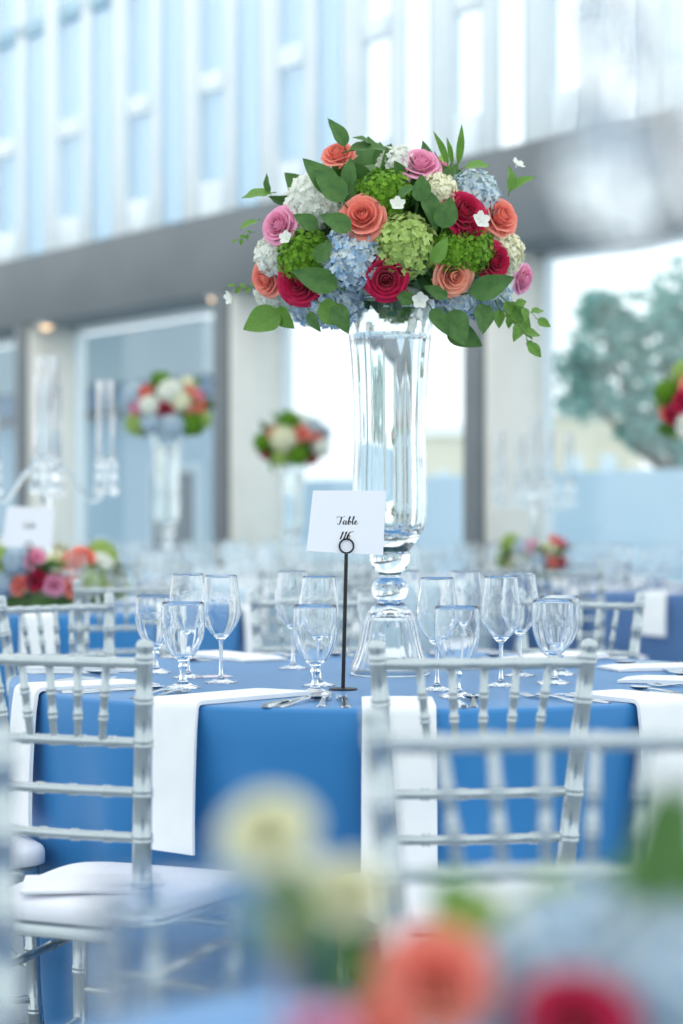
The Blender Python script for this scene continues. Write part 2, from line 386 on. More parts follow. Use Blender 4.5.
for (p, mi, mt, lbc, lbt) in (
    (HERO, 0, M_cloth, 'blue satin tablecloth under the tall flower vase and the Table 116 card', 'round table under the blue cloth with the tall vase'),
    (TN, 1, M_cloth, 'blue satin tablecloth of the nearest table, under the blurred foreground flowers', 'round table under the foreground flowers'),
    (T2, 1, M_cloth, 'bright blue tablecloth under the crystal candelabrum at left', 'round table under the candelabrum at left'),
    (T3, 2, M_navy, 'slate blue tablecloth at the right edge, behind the right chair', 'round table at the right edge'),
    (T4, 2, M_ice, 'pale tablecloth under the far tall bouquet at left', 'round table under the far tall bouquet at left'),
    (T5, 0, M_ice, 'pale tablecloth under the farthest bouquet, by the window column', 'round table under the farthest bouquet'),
    (T6, 1, M_navy, 'slate blue tablecloth under the faint far candelabrum right of the vase', 'round table under the faint far candelabrum'),
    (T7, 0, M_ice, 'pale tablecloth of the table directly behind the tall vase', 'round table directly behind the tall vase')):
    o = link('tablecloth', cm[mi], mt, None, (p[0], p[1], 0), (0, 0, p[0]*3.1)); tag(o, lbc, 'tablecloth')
    table_under(R0, (p[0], p[1], 0), lbt)

# ------------------------------------------------------------------ chiavari chair
def turned(p0, p1, r0, r1, rings, n=10, ringr=.0028, mb=None, wide=.0035):
    p0 = Vector(p0); p1 = Vector(p1); L = (p1-p0).length; st = {0., 1.}
    for q in rings:
        for e in (-2.6, -1.7, -.9, 0, .9, 1.7, 2.6): st.add(min(1, max(0, q+e*wide/L)))
    pts = []; rad = []
    for u in sorted(st):
        k = 0
        for q in rings:
            e = abs(u-q)*L/wide
            if e < 2.2: k = .35 if e < .5 else 1.
        pts.append(p0.lerp(p1, u)); rad.append(r0+(r1-r0)*u+ringr*k)
    mb = mb or MB(); mb.tube(pts, rad, n); return mb
def back_x(z): return .150+.036*max(0, (z-.44)/.48)**1.15
def back_y(z): return -.190-.055*max(0, (z-.44)/.48)
def post_mb(sx):
    pts = []; rad = []
    zr = [.13, .30, .400, .488, .573, .653, .740, .814, .884]
    zs = sorted(set([0, .02, .44, .9, .907, .914, .918, .92]+[z+e for z in zr for e in (-.009, -.006, -.003, 0, .003, .006, .009)]))
    for z in zs:
        if z < .44: x = .150+.02*(1-z/.44); y = -.190-.035*(1-z/.44)
        else: x = back_x(z); y = back_y(z)
        r = .0135+.0045*z/.44 if z < .44 else .0180-.0042*(z-.44)/.48
        for q in zr:
            e = abs(z-q)
            if e < .0065: r += .0008 if e < .001 else .0024
        if z > .9: r = {.907: .0155, .914: .0140, .918: .0095, .92: .003}.get(round(z, 3), .0135)
        pts.append((sx*x, y, z)); rad.append(r)
    m = MB(); m.tube(pts, rad, 16); return m
def rail_mb(z, r, nb):
    x = back_x(z); y = back_y(z); n = 9
    m = MB(); L = 2*x; pts = []; rad = []
    us = sorted(set([0., 1.]+[(k+1)/(nb+1)+e/L for k in range(nb) for e in (-.009, -.006, -.003, 0, .003, .006, .009)]))
    for u in us:
        k = 0
        for q in range(nb):
            e = abs(u-(q+1)/(nb+1))*L
            if e < .0065: k = .3 if e < .001 else 1
        pts.append((-x+L*u, y-.012*math.sin(PI*u), z)); rad.append(r+.0022*k)
    m.tube(pts, rad, 12); return m
def seat_prism(z0, z1, grow=0., puff=0., n=40, rr=.3):
    # rounded trapezoid seat outline, wider in front
    def outline(s):
        o = []
        for k in range(n):
            a = 2*PI*k/n; c, s_ = math.cos(a), math.sin(a); p = 5.
            y = math.copysign(abs(s_)**(2/p), s_)*(.198+grow)*s; hw = (.175+grow)+.026*(y/.2)
            x = math.copysign(abs(c)**(2/p), c)*hw*s
            o.append((x, y))
        return o
    m = MB(); v = []; f = []; rows = []
    lv = [(z0, .0), (z0, .97), (z0+.003, 1.0), (z1-.012, 1.0), (z1-.004, .985), (z1, .95), (z1+puff*.5, .8), (z1+puff*.85, .5), (z1+puff, 0)]
    for z, s in lv:
        if s == 0: rows.append([len(v)]); v.append((0, 0, z))
        else:
            rows.append(list(range(len(v), len(v)+n))); v += [(x, y, z) for x, y in outline(s)]
    for a, b in zip(rows, rows[1:]):
        for k in range(n):
            k2 = (k+1) % n
            if len(a) == 1: f.append((a[0], b[k], b[k2]))
            elif len(b) == 1: f.append((a[k], a[k2], b[0]))
            else: f.append((a[k], a[k2], b[k2], b[k]))
    m.add(v, f); return m
CHAIR_PARTS = []
for sx in (-1, 1): CHAIR_PARTS.append(('back_post', post_mb(sx), M_silver))
CHAIR_PARTS.append(('top_rail', rail_mb(.878, .0100, 5), M_silver))
for z, nb in ((.740, 5), (.653, 4), (.573, 4)): CHAIR_PARTS.append(('back_rail', rail_mb(z, .0088, nb), M_silver))
for k in range(-2, 3):
    xt = k*.0565; xb = k*.0480; yb = back_y(.740)-.010; yt = back_y(.878)-.010
    CHAIR_PARTS.append(('spindle', turned((xb, yb, .744), (xt, yt, .874), .0066, .0072, (.3, .62), 10, .0022), M_silver))
for sx in (-1, 1):
    CHAIR_PARTS.append(('front_leg', turned((sx*.190, .178, 0), (sx*.182, .165, .386), .0125, .0165, (.3, .62, .9), 14, .0024), M_silver))
    for z in (.14, .31):
        CHAIR_PARTS.append(('stretcher', turned((sx*.187, .172, z), (sx*(.150+.02*(1-z/.44)), -.190-.035*(1-z/.44), z), .0082, .0082, (.33, .67), 10, .002), M_silver))
for y_, z, x in ((.172, .20, .187), (.170, .33, .185)):
    CHAIR_PARTS.append(('stretcher', turned((-x, y_, z), (x, y_, z), .0082, .0082, (.25, .5, .75), 10, .002), M_silver))
CHAIR_PARTS.append(('stretcher', turned((-.162, -.213, .22), (.162, -.213, .22), .0082, .0082, (.25, .5, .75), 10, .002), M_silver))
CHAIR_PARTS.append(('seat_frame', seat_prism(.382, .412, .006), M_silver))
CUSH = seat_prism(.4125, .450, .016, .010)
joined = MB(); [joined.add(p[1].v, p[1].f) for p in CHAIR_PARTS]
CHAIR_MESH = [(n_, m_.mesh(n_), mt_) for n_, m_, mt_ in CHAIR_PARTS]; CUSH_MESH = CUSH.mesh('cushion', sharp=80); FAR_FRAME = joined.mesh('chair_frame')
def make_chair(label, loc, rz, group=None):
    t = thing('chiavari_chair', label, 'chair', loc, rz, group)
    for n_, me, mt_ in CHAIR_MESH: link(n_, me, mt_, t)
    c = link('seat_cushion', CUSH_MESH, M_cushion, t); c['label'] = 'white padded seat cushion'
    return t
def far_chair(label, loc, rz, group=None):
    t = thing('chiavari_chair', label, 'chair', loc, rz, group)
    link('frame', FAR_FRAME, M_silver, t); link('seat_cushion', CUSH_MESH, M_cushion, t); return t
def chair_from_back(px, Y, fx_, fy_):
    """seat centre from the pixel column of the top rail's middle, its distance, and the facing direction"""
    l = math.hypot(fx_, fy_); fx_, fy_ = fx_/l, fy_/l
    p = at(px, 500, Y); return (p.x+.245*fx_, Y+.245*fy_, 0), math.atan2(-fx_, fy_)
seed_chair = None
for px, Y, fx_, fy_, lb in (
    (51, 3.47, .39, .92, 'silver chiavari chair at lower left, back to camera, folded paper on its white cushion'),
    (484, 3.40, -.14, .99, 'silver chiavari chair right of centre, its back before the middle napkin'),
    (56, 5.65, .68, -.73, 'silver chiavari chair across the table at far left, above the lower left chair'),
    (315, 6.0, -.12, -1, 'silver chiavari chair across the table behind the middle wine glasses'),
    (580, 5.88, -.43, -.9, 'silver chiavari chair across the table, before the slate blue cloth at right'),
    (-189, 4.09, .9, .42, 'silver chiavari chair at left edge, only its white cushion showing beside the cloth')):
    loc, rz = chair_from_back(px, Y, fx_, fy_)
    if seed_chair is None: seed_chair = make_chair(lb, loc, rz)
    else: dup(seed_chair, loc, rz, lb)
# chairs of the nearest table, out of focus
loc, rz = chair_from_back(545, 2.16, .08, -.99); dup(seed_chair, loc, rz, 'blurred silver chiavari chair facing the camera behind the foreground flowers')
loc, rz = chair_from_back(-167, 1.80, .72, -.69); dup(seed_chair, loc, rz, 'very blurred silver chiavari chair, one post showing at the bottom left edge')

# paper lying on the left chair
p = seed_chair.matrix_basis @ Vector((-.01, -.085, .4612))
m = MB(); m.box(-.085, .085, -.125, .125, -.0005, .0025, .0006); m.box(-.085, .080, -.122, .125, .0028, .0050, .0006)
o = link('folded_paper', m.mesh('paper'), M_paper, None, p, (0, 0, PI/2+.10)); tag(o, 'folded white paper lying on the cushion of the lower left chair', 'paper')

# ------------------------------------------------------------------ glassware
def lerp_prof(pr, n=3):
    out = []
    P = [Vector((a, b)) for a, b in pr]
    for i in range(len(P)-1):
        p0 = P[max(i-1, 0)]; p1 = P[i]; p2 = P[i+1]; p3 = P[min(i+2, len(P)-1)]
        for k in range(n):
            t = k/n; out.append(tuple(.5*((2*p1)+(p2-p0)*t+(2*p0-5*p1+4*p2-p3)*t*t+(3*p1-p0-3*p2+p3)*t**3)))
    out.append(tuple(P[-1])); return [(max(r, 0), z) for r, z in out]
def glass_parts(foot, stem, bowl, th, flute=0, famp=0, frange=None, n=40):
    f = MB(); f.lathe(foot, n)
    s = MB(); s.lathe(lerp_prof(stem, 3), n)
    bo = lerp_prof(bowl, 4); b_ = MB()
    inner = [(r-th*(1-.5*(z-bo[0][1])/(bo[-1][1]-bo[0][1])), z) for r, z in bo if r > th*2.2 and z > bo[0][1]+.010]
    rim = [(bo[-1][0]-th*.15, bo[-1][1]+th*.2), (bo[-1][0]-th*.38, bo[-1][1]+th*.17)]
    prof = bo+rim+inner[::-1]+[(0, inner[0][1]-th*.6)]
    b_.lathe(prof, n if not flute else max(n, flute*6), flute=flute, famp=famp, frange=frange)
    return f.mesh('foot'), s.mesh('stem'), b_.mesh('bowl', sharp=80)
WINE = glass_parts([(0, 0), (.035, 0), (.0365, .0015), (.035, .003), (.022, .0045), (.010, .009), (.0055, .016)],
                   [(.0055, .016), (.0042, .03), (.004, .06), (.0046, .085), (.0062, .094)],
                   [(.0062, .094), (.013, .100), (.025, .113), (.0365, .130), (.0435, .148), (.0448, .162), (.0425, .187), (.0385, .213), (.0355, .2385)], .0018, 9, .016, (.099, .190))
GOB = glass_parts([(0, 0), (.036, 0), (.0375, .0016), (.036, .0034), (.024, .006), (.013, .011), (.0085, .018)],
                  [(.0085, .018), (.0068, .028), (.0078, .040), (.0105, .046), (.0085, .052), (.0110, .058)],
                  [(.0110, .058), (.020, .065), (.032, .081), (.0415, .103), (.0460, .127), (.0465, .148), (.0450, .184)], .0024, 10, .026, (.06, .135))
GN = ('foot', 'stem', 'bowl')
def make_glass(kind, label, loc, group=None):
    t = thing('wine_glass' if kind is WINE else 'water_goblet', label, 'glass', (loc[0], loc[1], loc[2]+.001), rnd.random(), group)
    for n_, me in zip(GN, kind): link(n_, me, M_glass, t)
    return t
def joined_glass(kind):
    m = MB()
    for me in kind: m.add([v.co[:] for v in me.vertices], [tuple(p.vertices) for p in me.polygons])
    return m.mesh('glass')
FAR_WINE = joined_glass(WINE); FAR_GOB = joined_glass(GOB)
for kind, px, Y, lb in (
    (WINE, 221, 4.42, 'tall wine glass standing clear at the right of the left glass group'),
    (WINE, 188, 4.57, 'tall wine glass behind the front water goblet in the left group'),
    (GOB, 183, 4.28, 'front water goblet of the left glass group, above the draped napkin'),
    (GOB, 155, 4.72, 'leftmost water goblet, behind the left chair post'),
    (WINE, 293, 4.86, 'tall wine glass at the back left of the middle glass group'),
    (WINE, 319, 4.34, 'tall wine glass just left of the black card stand, behind the front goblet'),
    (GOB, 315, 4.13, 'front water goblet of the middle group, left of the black card stand'),
    (WINE, 405, 4.95, 'tall wine glass right beside the foot of the flower vase'),
    (WINE, 437, 4.22, 'tall wine glass left in the right glass group, behind a low goblet'),
    (WINE, 466, 4.86, 'tall wine glass at the back of the right group, above the low goblet'),
    (GOB, 457, 4.06, 'low water goblet in front of the right glass group, behind the chair rail'),
    (WINE, 501, 4.33, 'tall wine glass mid right group, the nearer of two side by side'),
    (WINE, 520, 4.62, 'tall wine glass at right, half hidden behind a nearer tall glass'),
    (GOB, 553, 4.40, 'rightmost water goblet, above the right end of the chair rail'),
    (GOB, 560, 4.66, 'water goblet directly behind the rightmost goblet'),
    (GOB, 375, 5.12, 'small water goblet behind the foot of the flower vase')):
    make_glass(kind, lb, (at(px, 0, Y).x, Y, TZ))
make_glass(GOB, 'large blurred goblet in the left foreground in front of the white chair seat', (at(192, 0, .90).x, .90, TZ))

# ------------------------------------------------------------------ napkins and cutlery
def napkin_mesh(w_, r_in, Rr, hang, seed, skew=0.):
    """radial strip: x = across, y = outward from the table centre; lies on the top, bends over the edge, hangs"""
    r = random.Random(seed); th = .010
    path = []
    for i in range(9): path.append((r_in+(Rr-.004-r_in)*i/8, TZ+.0012, 0.))
    for a in (20, 45, 70, 90): path.append((Rr-.004+.012*math.sin(math.radians(a)), TZ+.0012-.012*(1-math.cos(math.radians(a))), math.radians(a)))
    for i in range(1, 11): path.append((Rr+.010+.016*math.sin(i/10*1.6), TZ-.012-hang*i/10, PI/2))
    xs = [-.5, -.49, -.46, -.3, -.1, .12, .3, .46, .49, .5]; m = MB(); v = []; f = []; n = len(xs); k1 = r.random()*6; L = len(path)
    for j, (y, z, a) in enumerate(path):
        u = max(0, (j-8)/(L-9)); e = th*(.55 if j == 0 else 1.)
        for side in (0, 1):
            for i, x in enumerate(xs):
                edge = 1-abs(x)**14*4096*2*.35 if abs(x) > .4 else 1.
                t_ = e*(max(.35, edge)) if side else 0.
                wv = .006*u*math.sin(x*5+k1)
                xx = x*w_*(1+.03*u)+skew*(y-Rr if j < 9 else -.0)
                off = t_+wv
                v.append((xx, y+off*math.sin(a), z+off*math.cos(a)+(.010*x if j == L-1 else 0)))
    for j in range(L-1):
        for side in (0, 1):
            for i in range(n-1):
                a0 = (j*2+side)*n+i; b0 = ((j+1)*2+side)*n+i; f.append((a0, a0+1, b0+1, b0) if side else (a0, b0, b0+1, a0+1))
        for i in (0, n-1):
            f.append((j*2*n+i, (j*2+1)*n+i, ((j+1)*2+1)*n+i, (j+1)*2*n+i))
    for j in (0, L-1):
        for i in range(n-1): f.append((j*2*n+i, j*2*n+i+1, (j*2+1)*n+i+1, (j*2+1)*n+i))
    m.add(v, f); return m.mesh('napkin', sharp=50)
def flat_outline(m, left, z, th):
    """solid bar of varying half-width: list of (y, halfwidth, zlift)"""
    v = []; f = []
    for y, h, l in left: v += [(-h, y, z+l), (h, y, z+l), (h*.8, y, z+l+th), (-h*.8, y, z+l+th)]
    for j in range(len(left)-1):
        for k in range(4): f.append((j*4+k, j*4+(k+1) % 4, (j+1)*4+(k+1) % 4, (j+1)*4+k))
    f.append((3, 2, 1, 0)); e = (len(left)-1)*4; f.append((e, e+1, e+2, e+3)); m.add(v, f)
def fork_meshes():
    h = MB(); flat_outline(h, [(-.100, .006, 0), (-.096, .0095, 0), (-.07, .0085, .001), (-.02, .0045, .006), (.025, .0040, .009), (.045, .009, .007), (.052, .0115, .004)], 0, .0025)
    t = MB()
    for x in (-.0095, -.0032, .0032, .0095):
        t.tube([(x, .050, .0052), (x, .070, .0022), (x, .088, .004), (x*.95, .100, .0085)], [.0019, .0018, .0016, .0008], 6)
    return [('handle', h.mesh('fork_handle')), ('tines', t.mesh('fork_tines'))]
def knife_meshes():
    h = MB(); flat_outline(h, [(-.112, .006, 0), (-.108, .0095, 0), (-.08, .0090, 0), (-.03, .0070, 0), (0, .0062, 0), (.006, .0075, 0)], 0, .0065)
    b_ = MB(); flat_outline(b_, [(.005, .0055, .001), (.02, .0095, .001), (.09, .0095, .001), (.108, .006, .001), (.116, .0015, .001)], 0, .0018)
    return [('handle', h.mesh('knife_handle')), ('blade', b_.mesh('knife_blade'))]
def spoon_meshes():
    h = MB(); flat_outline(h, [(-.098, .006, 0), (-.094, .009, 0), (-.06, .0075, .001), (.0, .0042, .006), (.038, .0038, .007), (.050, .006, .004)], 0, .0025)
    b_ = MB()
    def fn(u, v): 
        a = 2*PI*u; r = v; return (.0205*r*math.cos(a)*(1-.18*math.sin(a)), .074+.030*r*math.sin(a), .0012+.0075*r*r)
    b_.grid(fn, 24, 6)
    def fn2(u, v):
        a = 2*PI*u; r = v; return (.0198*r*math.cos(a)*(1-.18*math.sin(a)), .074+.029*r*math.sin(a), .0026+.0068*r*r)
    b_.grid(fn2, 24, 6)
    return [('handle', h.mesh('spoon_handle')), ('bowl', b_.mesh('spoon_bowl', recalc=False))]
FORK, KNIFE, SPOON = fork_meshes(), knife_meshes(), spoon_meshes()
def cutlery(kind, nm, label, x, y, rz, group=None):
    t = thing(nm, label, 'cutlery', (x, y, TZ+.0006), rz, group)
    for n_, me in kind: link(n_, me, M_steel, t)
    return t
NAPS = [napkin_mesh(.135, R0-.34, R0, .27, 1, .22), napkin_mesh(.140, R0-.20, R0, .30, 2), napkin_mesh(.135, R0-.33, R0, .20, 3, .0), napkin_mesh(.135, R0-.27, R0, .27, 4)]
def place(center, th, n_i, lbn, lbc, skew=0., dist=R0, items='FFKS'):
    """one setting; th: direction of the seat as seen from the table centre, degrees"""
    a = math.radians(th); rz = a-PI/2
    o = link('napkin', NAPS[n_i], M_napkin, None, (center[0], center[1], 0), (0, 0, rz)); tag(o, lbn, 'napkin')
    M = Matrix.Translation((center[0], center[1], 0)) @ Matrix.Rotation(rz, 4, 'Z')
    face = rz+PI
    for kind, nm, x, yy, dr, w_ in ((FORK, 'fork', .105, R0-.135, .05, 'inner fork'), (FORK, 'fork', .145, R0-.150, -.04, 'outer fork'),
                                  (KNIFE, 'knife', -.118, R0-.135, .06, 'knife'), (SPOON, 'spoon', -.150, R0-.14, -.05, 'spoon')):
        if n_i == 0 and x < 0: x -= .06
        p = M @ Vector((x, yy, 0)); cutlery(kind, nm, f'polished steel {w_} {lbc}', p.x, p.y, face+dr+skew)
place(HERO, -120.5, 0, 'white napkin draped over the table edge beside the lower left chair post', 'at the setting with the napkin beside the lower left chair', .15)
place(HERO, -90.3, 1, 'white napkin draped over the table edge left of centre behind the middle chair back', 'at the setting of the middle chair')
place(HERO, -54, 1, 'white napkin draped over the table edge at the right side of the picture', 'at the setting of the right edge napkin')
place(HERO, -152, 3, 'white napkin hanging at the left edge of the blue cloth behind the lower left chair', 'at the setting behind the lower left chair back')
place(HERO, 167, 3, 'white napkin lying across the left end of the table, seen through the chair spindles', 'at the left end setting facing the right')
place(HERO, 124, 2, 'white napkin lying at the far left rim of the table behind the left goblets', 'at the far left rim setting')
place(HERO, 88, 2, 'white napkin lying at the far rim of the table behind the vase', 'at the far rim setting behind the vase')
place(HERO, 52, 2, 'white napkin lying at the far right rim of the table behind the tall glasses', 'at the far right rim setting')
place(HERO, 16, 2, 'white napkin lying on the right end of the table, the upper of two', 'at the right end setting, upper of two')
place(HERO, -19, 2, 'white napkin lying on the right end of the table, the lower of two', 'at the right end setting, lower of two')
p = at(212, 674, 4.62)
m = MB(); m.box(-.045, .045, -.028, .028, 0, .0012); o = link('place_card', m.mesh('card'), M_pinkpaper, None, (p.x, 4.60, TZ+.0006), (0, 0, .4)); tag(o, 'small pale pink card lying flat behind the leftmost tall wine glass foot', 'card')

# ------------------------------------------------------------------ table number stand
def script_strokes():
    """hand drawn copperplate strokes for 'Table' and '116'; x to the right, y up, x-height about 1"""
    W1 = [[(-.35, 1.75), (-.15, 2.1), (.4, 2.15), (1.0, 2.0), (1.7, 2.15), (2.05, 2.35)], [(1.1, 2.1), (.95, 1.5), (.7, .7), (.45, .1), (.1, -.05), (-.15, .15), (-.05, .4)],
          [(2.25, .95), (1.95, 1.05), (1.6, .75), (1.5, .3), (1.65, .0), (1.95, .15), (2.3, .65), (2.4, 1.0), (2.25, .5), (2.2, .1), (2.4, .0), (2.7, .3)],
          [(2.7, .3), (3.1, .95), (3.5, 1.8), (3.55, 2.2), (3.4, 2.2), (3.2, 1.6), (2.95, .6), (2.95, .1), (3.15, 0), (3.5, .25), (3.65, .75), (3.5, 1.0), (3.3, .8), (3.5, .65), (3.9, .7)],
          [(3.9, .5), (4.3, 1.1), (4.65, 1.9), (4.65, 2.25), (4.5, 2.2), (4.3, 1.5), (4.1, .6), (4.15, .1), (4.35, .0), (4.65, .35)],
          [(4.65, .35), (5.05, .5), (5.3, .8), (5.25, 1.02), (5.0, .95), (4.8, .5), (4.85, .1), (5.1, -.02), (5.5, .2), (5.75, .5)]]
    W2 = [[(.0, 1.35), (.45, 1.75), (.25, .9), (.0, 0)], [(1.0, 1.35), (1.45, 1.75), (1.25, .9), (1.0, 0)],
          [(2.75, 1.75), (2.3, 1.45), (1.95, .8), (1.95, .25), (2.2, 0), (2.55, .2), (2.65, .65), (2.45, .9), (2.15, .7), (2.0, .35)], [(2.9, 1.72), (3.1, 1.84), (3.3, 1.74)]]
    return W1, W2
def ribbon(m, pts, ox, oz, s, y, wd):
    P = [Vector((a, b)) for a, b in pts]; S = []
    for i in range(len(P)-1):
        p0 = P[max(i-1, 0)]; p1 = P[i]; p2 = P[i+1]; p3 = P[min(i+2, len(P)-1)]
        for k in range(6):
            t = k/6; S.append(.5*((2*p1)+(p2-p0)*t+(2*p0-5*p1+4*p2-p3)*t*t+(3*p1-p0-3*p2+p3)*t**3))
    S.append(P[-1]); v = []; f = []
    for i, q in enumerate(S):
        d = (S[min(i+1, len(S)-1)]-S[max(i-1, 0)]).normalized(); nrm = Vector((-d.y, d.x))
        h = wd*(.35+.85*max(0, -d.y)**1.5)*.5
        for sg in (-1, 1):
            e = q+nrm*h*sg; v.append((ox+e.x*s, y, oz+e.y*s))
            v.append((ox+e.x*s, y+.0003, oz+e.y*s))
    for i in range(len(S)-1):
        b = i*4; f += [(b, b+2, b+6, b+4), (b+1, b+5, b+7, b+3), (b, b+4, b+5, b+1), (b+2, b+3, b+7, b+6)]
    m.add(v, f)
def card_stand(label, px_base, Y, top_px, ring_py, card, text2=True, tilt=0.):
    p = at(px_base, 0, Y); t = thing('table_number_stand', label, 'table number', (p.x, Y, TZ))
    zr = EYE-(ring_py-HOR)*Y/F_PX-TZ; dx = (top_px-px_base)*Y/F_PX
    m = MB(); m.lathe([(0, 0), (.030, 0), (.031, .0015), (.030, .0035), (.006, .005), (0, .0055)], 32); link('base', m.mesh('base'), M_black, t)
    m = MB(); m.tube([(0, 0, .004), (dx*.5, 0, zr*.5), (dx*.93, 0, zr-.017)], [.0042, .0042, .0040], 12); link('stem', m.mesh('stem'), M_black, t)
    m = MB(); ring = [(dx+.0150*math.sin(k/28*2*PI), -.004, zr-.0150*math.cos(k/28*2*PI)) for k in range(29)]; m.tube(ring, .0019, 8, caps=False)
    ring = [(dx+.0150*math.sin(k/28*2*PI), .004, zr-.0150*math.cos(k/28*2*PI)) for k in range(29)]; m.tube(ring, .0019, 8, caps=False)
    link('ring_clip', m.mesh('ring'), M_black, t)
    q = [at(x, y, Y)-Vector((p.x, Y, TZ)) for x, y in card]
    m = MB(); m.add([(a.x, -.0006, a.z) for a in q]+[(a.x, .0006, a.z) for a in q], [(0, 1, 2, 3), (7, 6, 5, 4), (0, 4, 5, 1), (1, 5, 6, 2), (2, 6, 7, 3), (3, 7, 4, 0)])
    c = link('card', m.mesh('card', sharp=20), M_paper, t); c['label'] = 'white card'
    cx = sum(a.x for a in q)/4; zt = max(a.z for a in q); zb = min(a.z for a in q); hh = zt-zb; s = hh*.055
    W1, W2 = script_strokes(); m = MB()
    for st in W1: ribbon(m, st, cx-2.6*s, zb+hh*.475, s, -.0012, .30)
    if text2:
        for st in W2: ribbon(m, [(a*.82+b*.2, b) for a, b in st], cx-1.95*s, zb+hh*.245, s*1.2, -.0012, .30)
    for i in range(len(m.v)): pass
    m.v = [(x, y, z) for x, y, z in m.v]
    lt = link('lettering', m.mesh('lettering'), M_ink, c)
    return t
card_stand('black wire stand holding the white Table 116 card', 343, 4.24, 346.5, 546, [(306.5, 551), (383, 555), (386, 490.5), (313, 490.5)])
card_stand('blurred white table card on a stand at the left edge, in front of the candelabrum', 29, 7.95, 29, 546, [(2, 547), (52, 548), (55, 508), (7, 506)], False)

# ------------------------------------------------------------------ flowers
def rose_mesh(seed, openness=1.):
    r = random.Random(seed); m = MB()
    layers = [(3, .16, .50, .10), (3, .28, .50, .16), (4, .42, .45, .30), (5, .60, .36, .55), (5, .80, .22, .85), (6, .98, .02, 1.1)]
    for li, (n, R, H, curl) in enumerate(layers):
        off = r.random()*6.28
        for k in range(n):
            a0 = off+2*PI*k/n+r.uniform(-.12, .12); half = PI/n*1.45; R_ = R*r.uniform(.94, 1.06)*openness; H_ = H+r.uniform(-.05, .05); tw = r.uniform(-.06, .06)
            def fn(u, v, a0=a0, half=half, R_=R_, H_=H_, curl=curl, tw=tw, li=li):
                uu = u*2-1; wv = math.sin(min(1, v*1.15)*PI/2)
                ang = a0+uu*half*(.35+.65*wv)
                rad = .06+(R_-.06)*math.sin(v*PI/2)**.8
                z = -.55+(H_+.55)*v**.85
                e = max(0, (v-.72)/.28)
                rad += curl*.13*e*e*(1-.2*uu*uu) - (.05 if li < 2 else 0)*e
                z -= curl*.13*e*e+.22*abs(uu)**2.4*v*v*(.5+.5*curl)
                rad *= 1+.07*uu*uu*wv+tw*uu
                z += .02*math.sin(uu*5+a0*3)*v
                return (rad*math.cos(ang), rad*math.sin(ang), z)
            m.grid(fn, 7, 7)
    m.lathe([(0, -.75), (.10, -.72), (.22, -.58), (.12, -.3), (.05, .30), (0, .36)], 10)
    return m.mesh('rose', recalc=False, sharp=170)
ROSES = [rose_mesh(1), rose_mesh(2, .95), rose_mesh(5, 1.04)]
def head_mesh(seed, n, fs, lobes=4, full=True, jit=.25):
    """flower head: many small florets over a ball (unit radius)"""
    r = random.Random(seed); m = MB(); ga = PI*(3-5**.5)
    for k in range(n):
        z = 1-2*(k+.5)/n
        if z < -.72: continue
        rr = (1-z*z)**.5; d = Vector((rr*math.cos(ga*k), rr*math.sin(ga*k), z))
        d = (d+Vector((r.gauss(0, 1), r.gauss(0, 1), r.gauss(0, 1)))*jit*.25).normalized()
        nr = (d+Vector((r.gauss(0, 1), r.gauss(0, 1), r.gauss(0, 1)))*jit).normalized()
        q = nr.to_track_quat('Z', 'Y').to_matrix().to_4x4(); R = 1+r.uniform(-.13, .05)
        M = Matrix.Translation(d*R) @ q @ Matrix.Rotation(r.random()*6.28, 4, 'Z') @ Matrix.Scale(fs*r.uniform(.85, 1.15), 4)
        for i in range(lobes):
            a = 2*PI*i/lobes; c, s = math.cos(a), math.sin(a); P = lambda x, y, z_: (x*c-y*s, x*s+y*c, z_)
            m.add([P(.02, 0, 0), P(.42, -.44, .10), P(.98, -.22, .05+.12*r.random()), P(.98, .22, .05+.12*r.random()), P(.42, .44, .10), P(.5, 0, .02)],
                  [(0, 1, 5), (1, 2, 5), (2, 3, 5), (3, 4, 5), (4, 0, 5)], M)
    m.lathe([(0, -.82), (.5, -.7), (.82, -.3), (.86, 0), (.72, .45), (.4, .76), (0, .86)], 16)
    return m.mesh('head', recalc=False, sharp=60)
HYD = [head_mesh(1, 420, .145, jit=.4), head_mesh(2, 380, .15, jit=.4)]; VIB = [head_mesh(3, 700, .10, 5, jit=.5)]
def leaf_mesh(seed, wd=.36, curve=.25, n=10):
    r = random.Random(seed); m = MB(); bend = r.uniform(-.12, .12)
    def fn(u, v):
        uu = u*2-1; w_ = wd*math.sin(PI*min(1, v**.8))**.85*(1-.25*v)
        return (uu*w_+bend*v*v, v, -curve*v*v+.12*abs(uu)*w_/wd*.8+.02*math.sin(v*14)*abs(uu))
    m.grid(fn, 6, n); m.tube([(0, -.18, .0), (0, 0, 0), (bend*.25, .5, -curve*.25-.004), (bend*.9, .95, -curve*.9-.004)], [.02, .02, .013, .004], 6)
    return m.mesh('leaf', recalc=False, sharp=120)
LEAVES = [leaf_mesh(1, .36), leaf_mesh(2, .42, .15), leaf_mesh(3, .30, .35), leaf_mesh(4, .10, .12)]
def sprig_mesh(seed, n=5):
    r = random.Random(seed); m = MB(); pts = [(0.06*math.sin(k*1.1), k/6, -.05*k*k/36) for k in range(7)]
    m.tube(pts, [.018-.002*k for k in range(7)], 6); src = LEAVES[0]
    lv = [v.co.copy() for v in src.vertices]; lf = [tuple(p.vertices) for p in src.polygons]
    for k in range(n):
        u = .2+.8*k/(n-1); sd = -1 if k % 2 else 1
        M = Matrix.Translation((0.06*math.sin(u*6.6), u, -.05*u*u)) @ Matrix.Rotation(sd*-.9 if k < n-1 else 0, 4, 'Z') @ Matrix.Rotation(r.uniform(-.4, .4), 4, 'Y') @ Matrix.Scale(.34, 4)
        m.add(lv, lf, M)
    return m.mesh('sprig', recalc=False, sharp=120)
SPRIG = sprig_mesh(2)
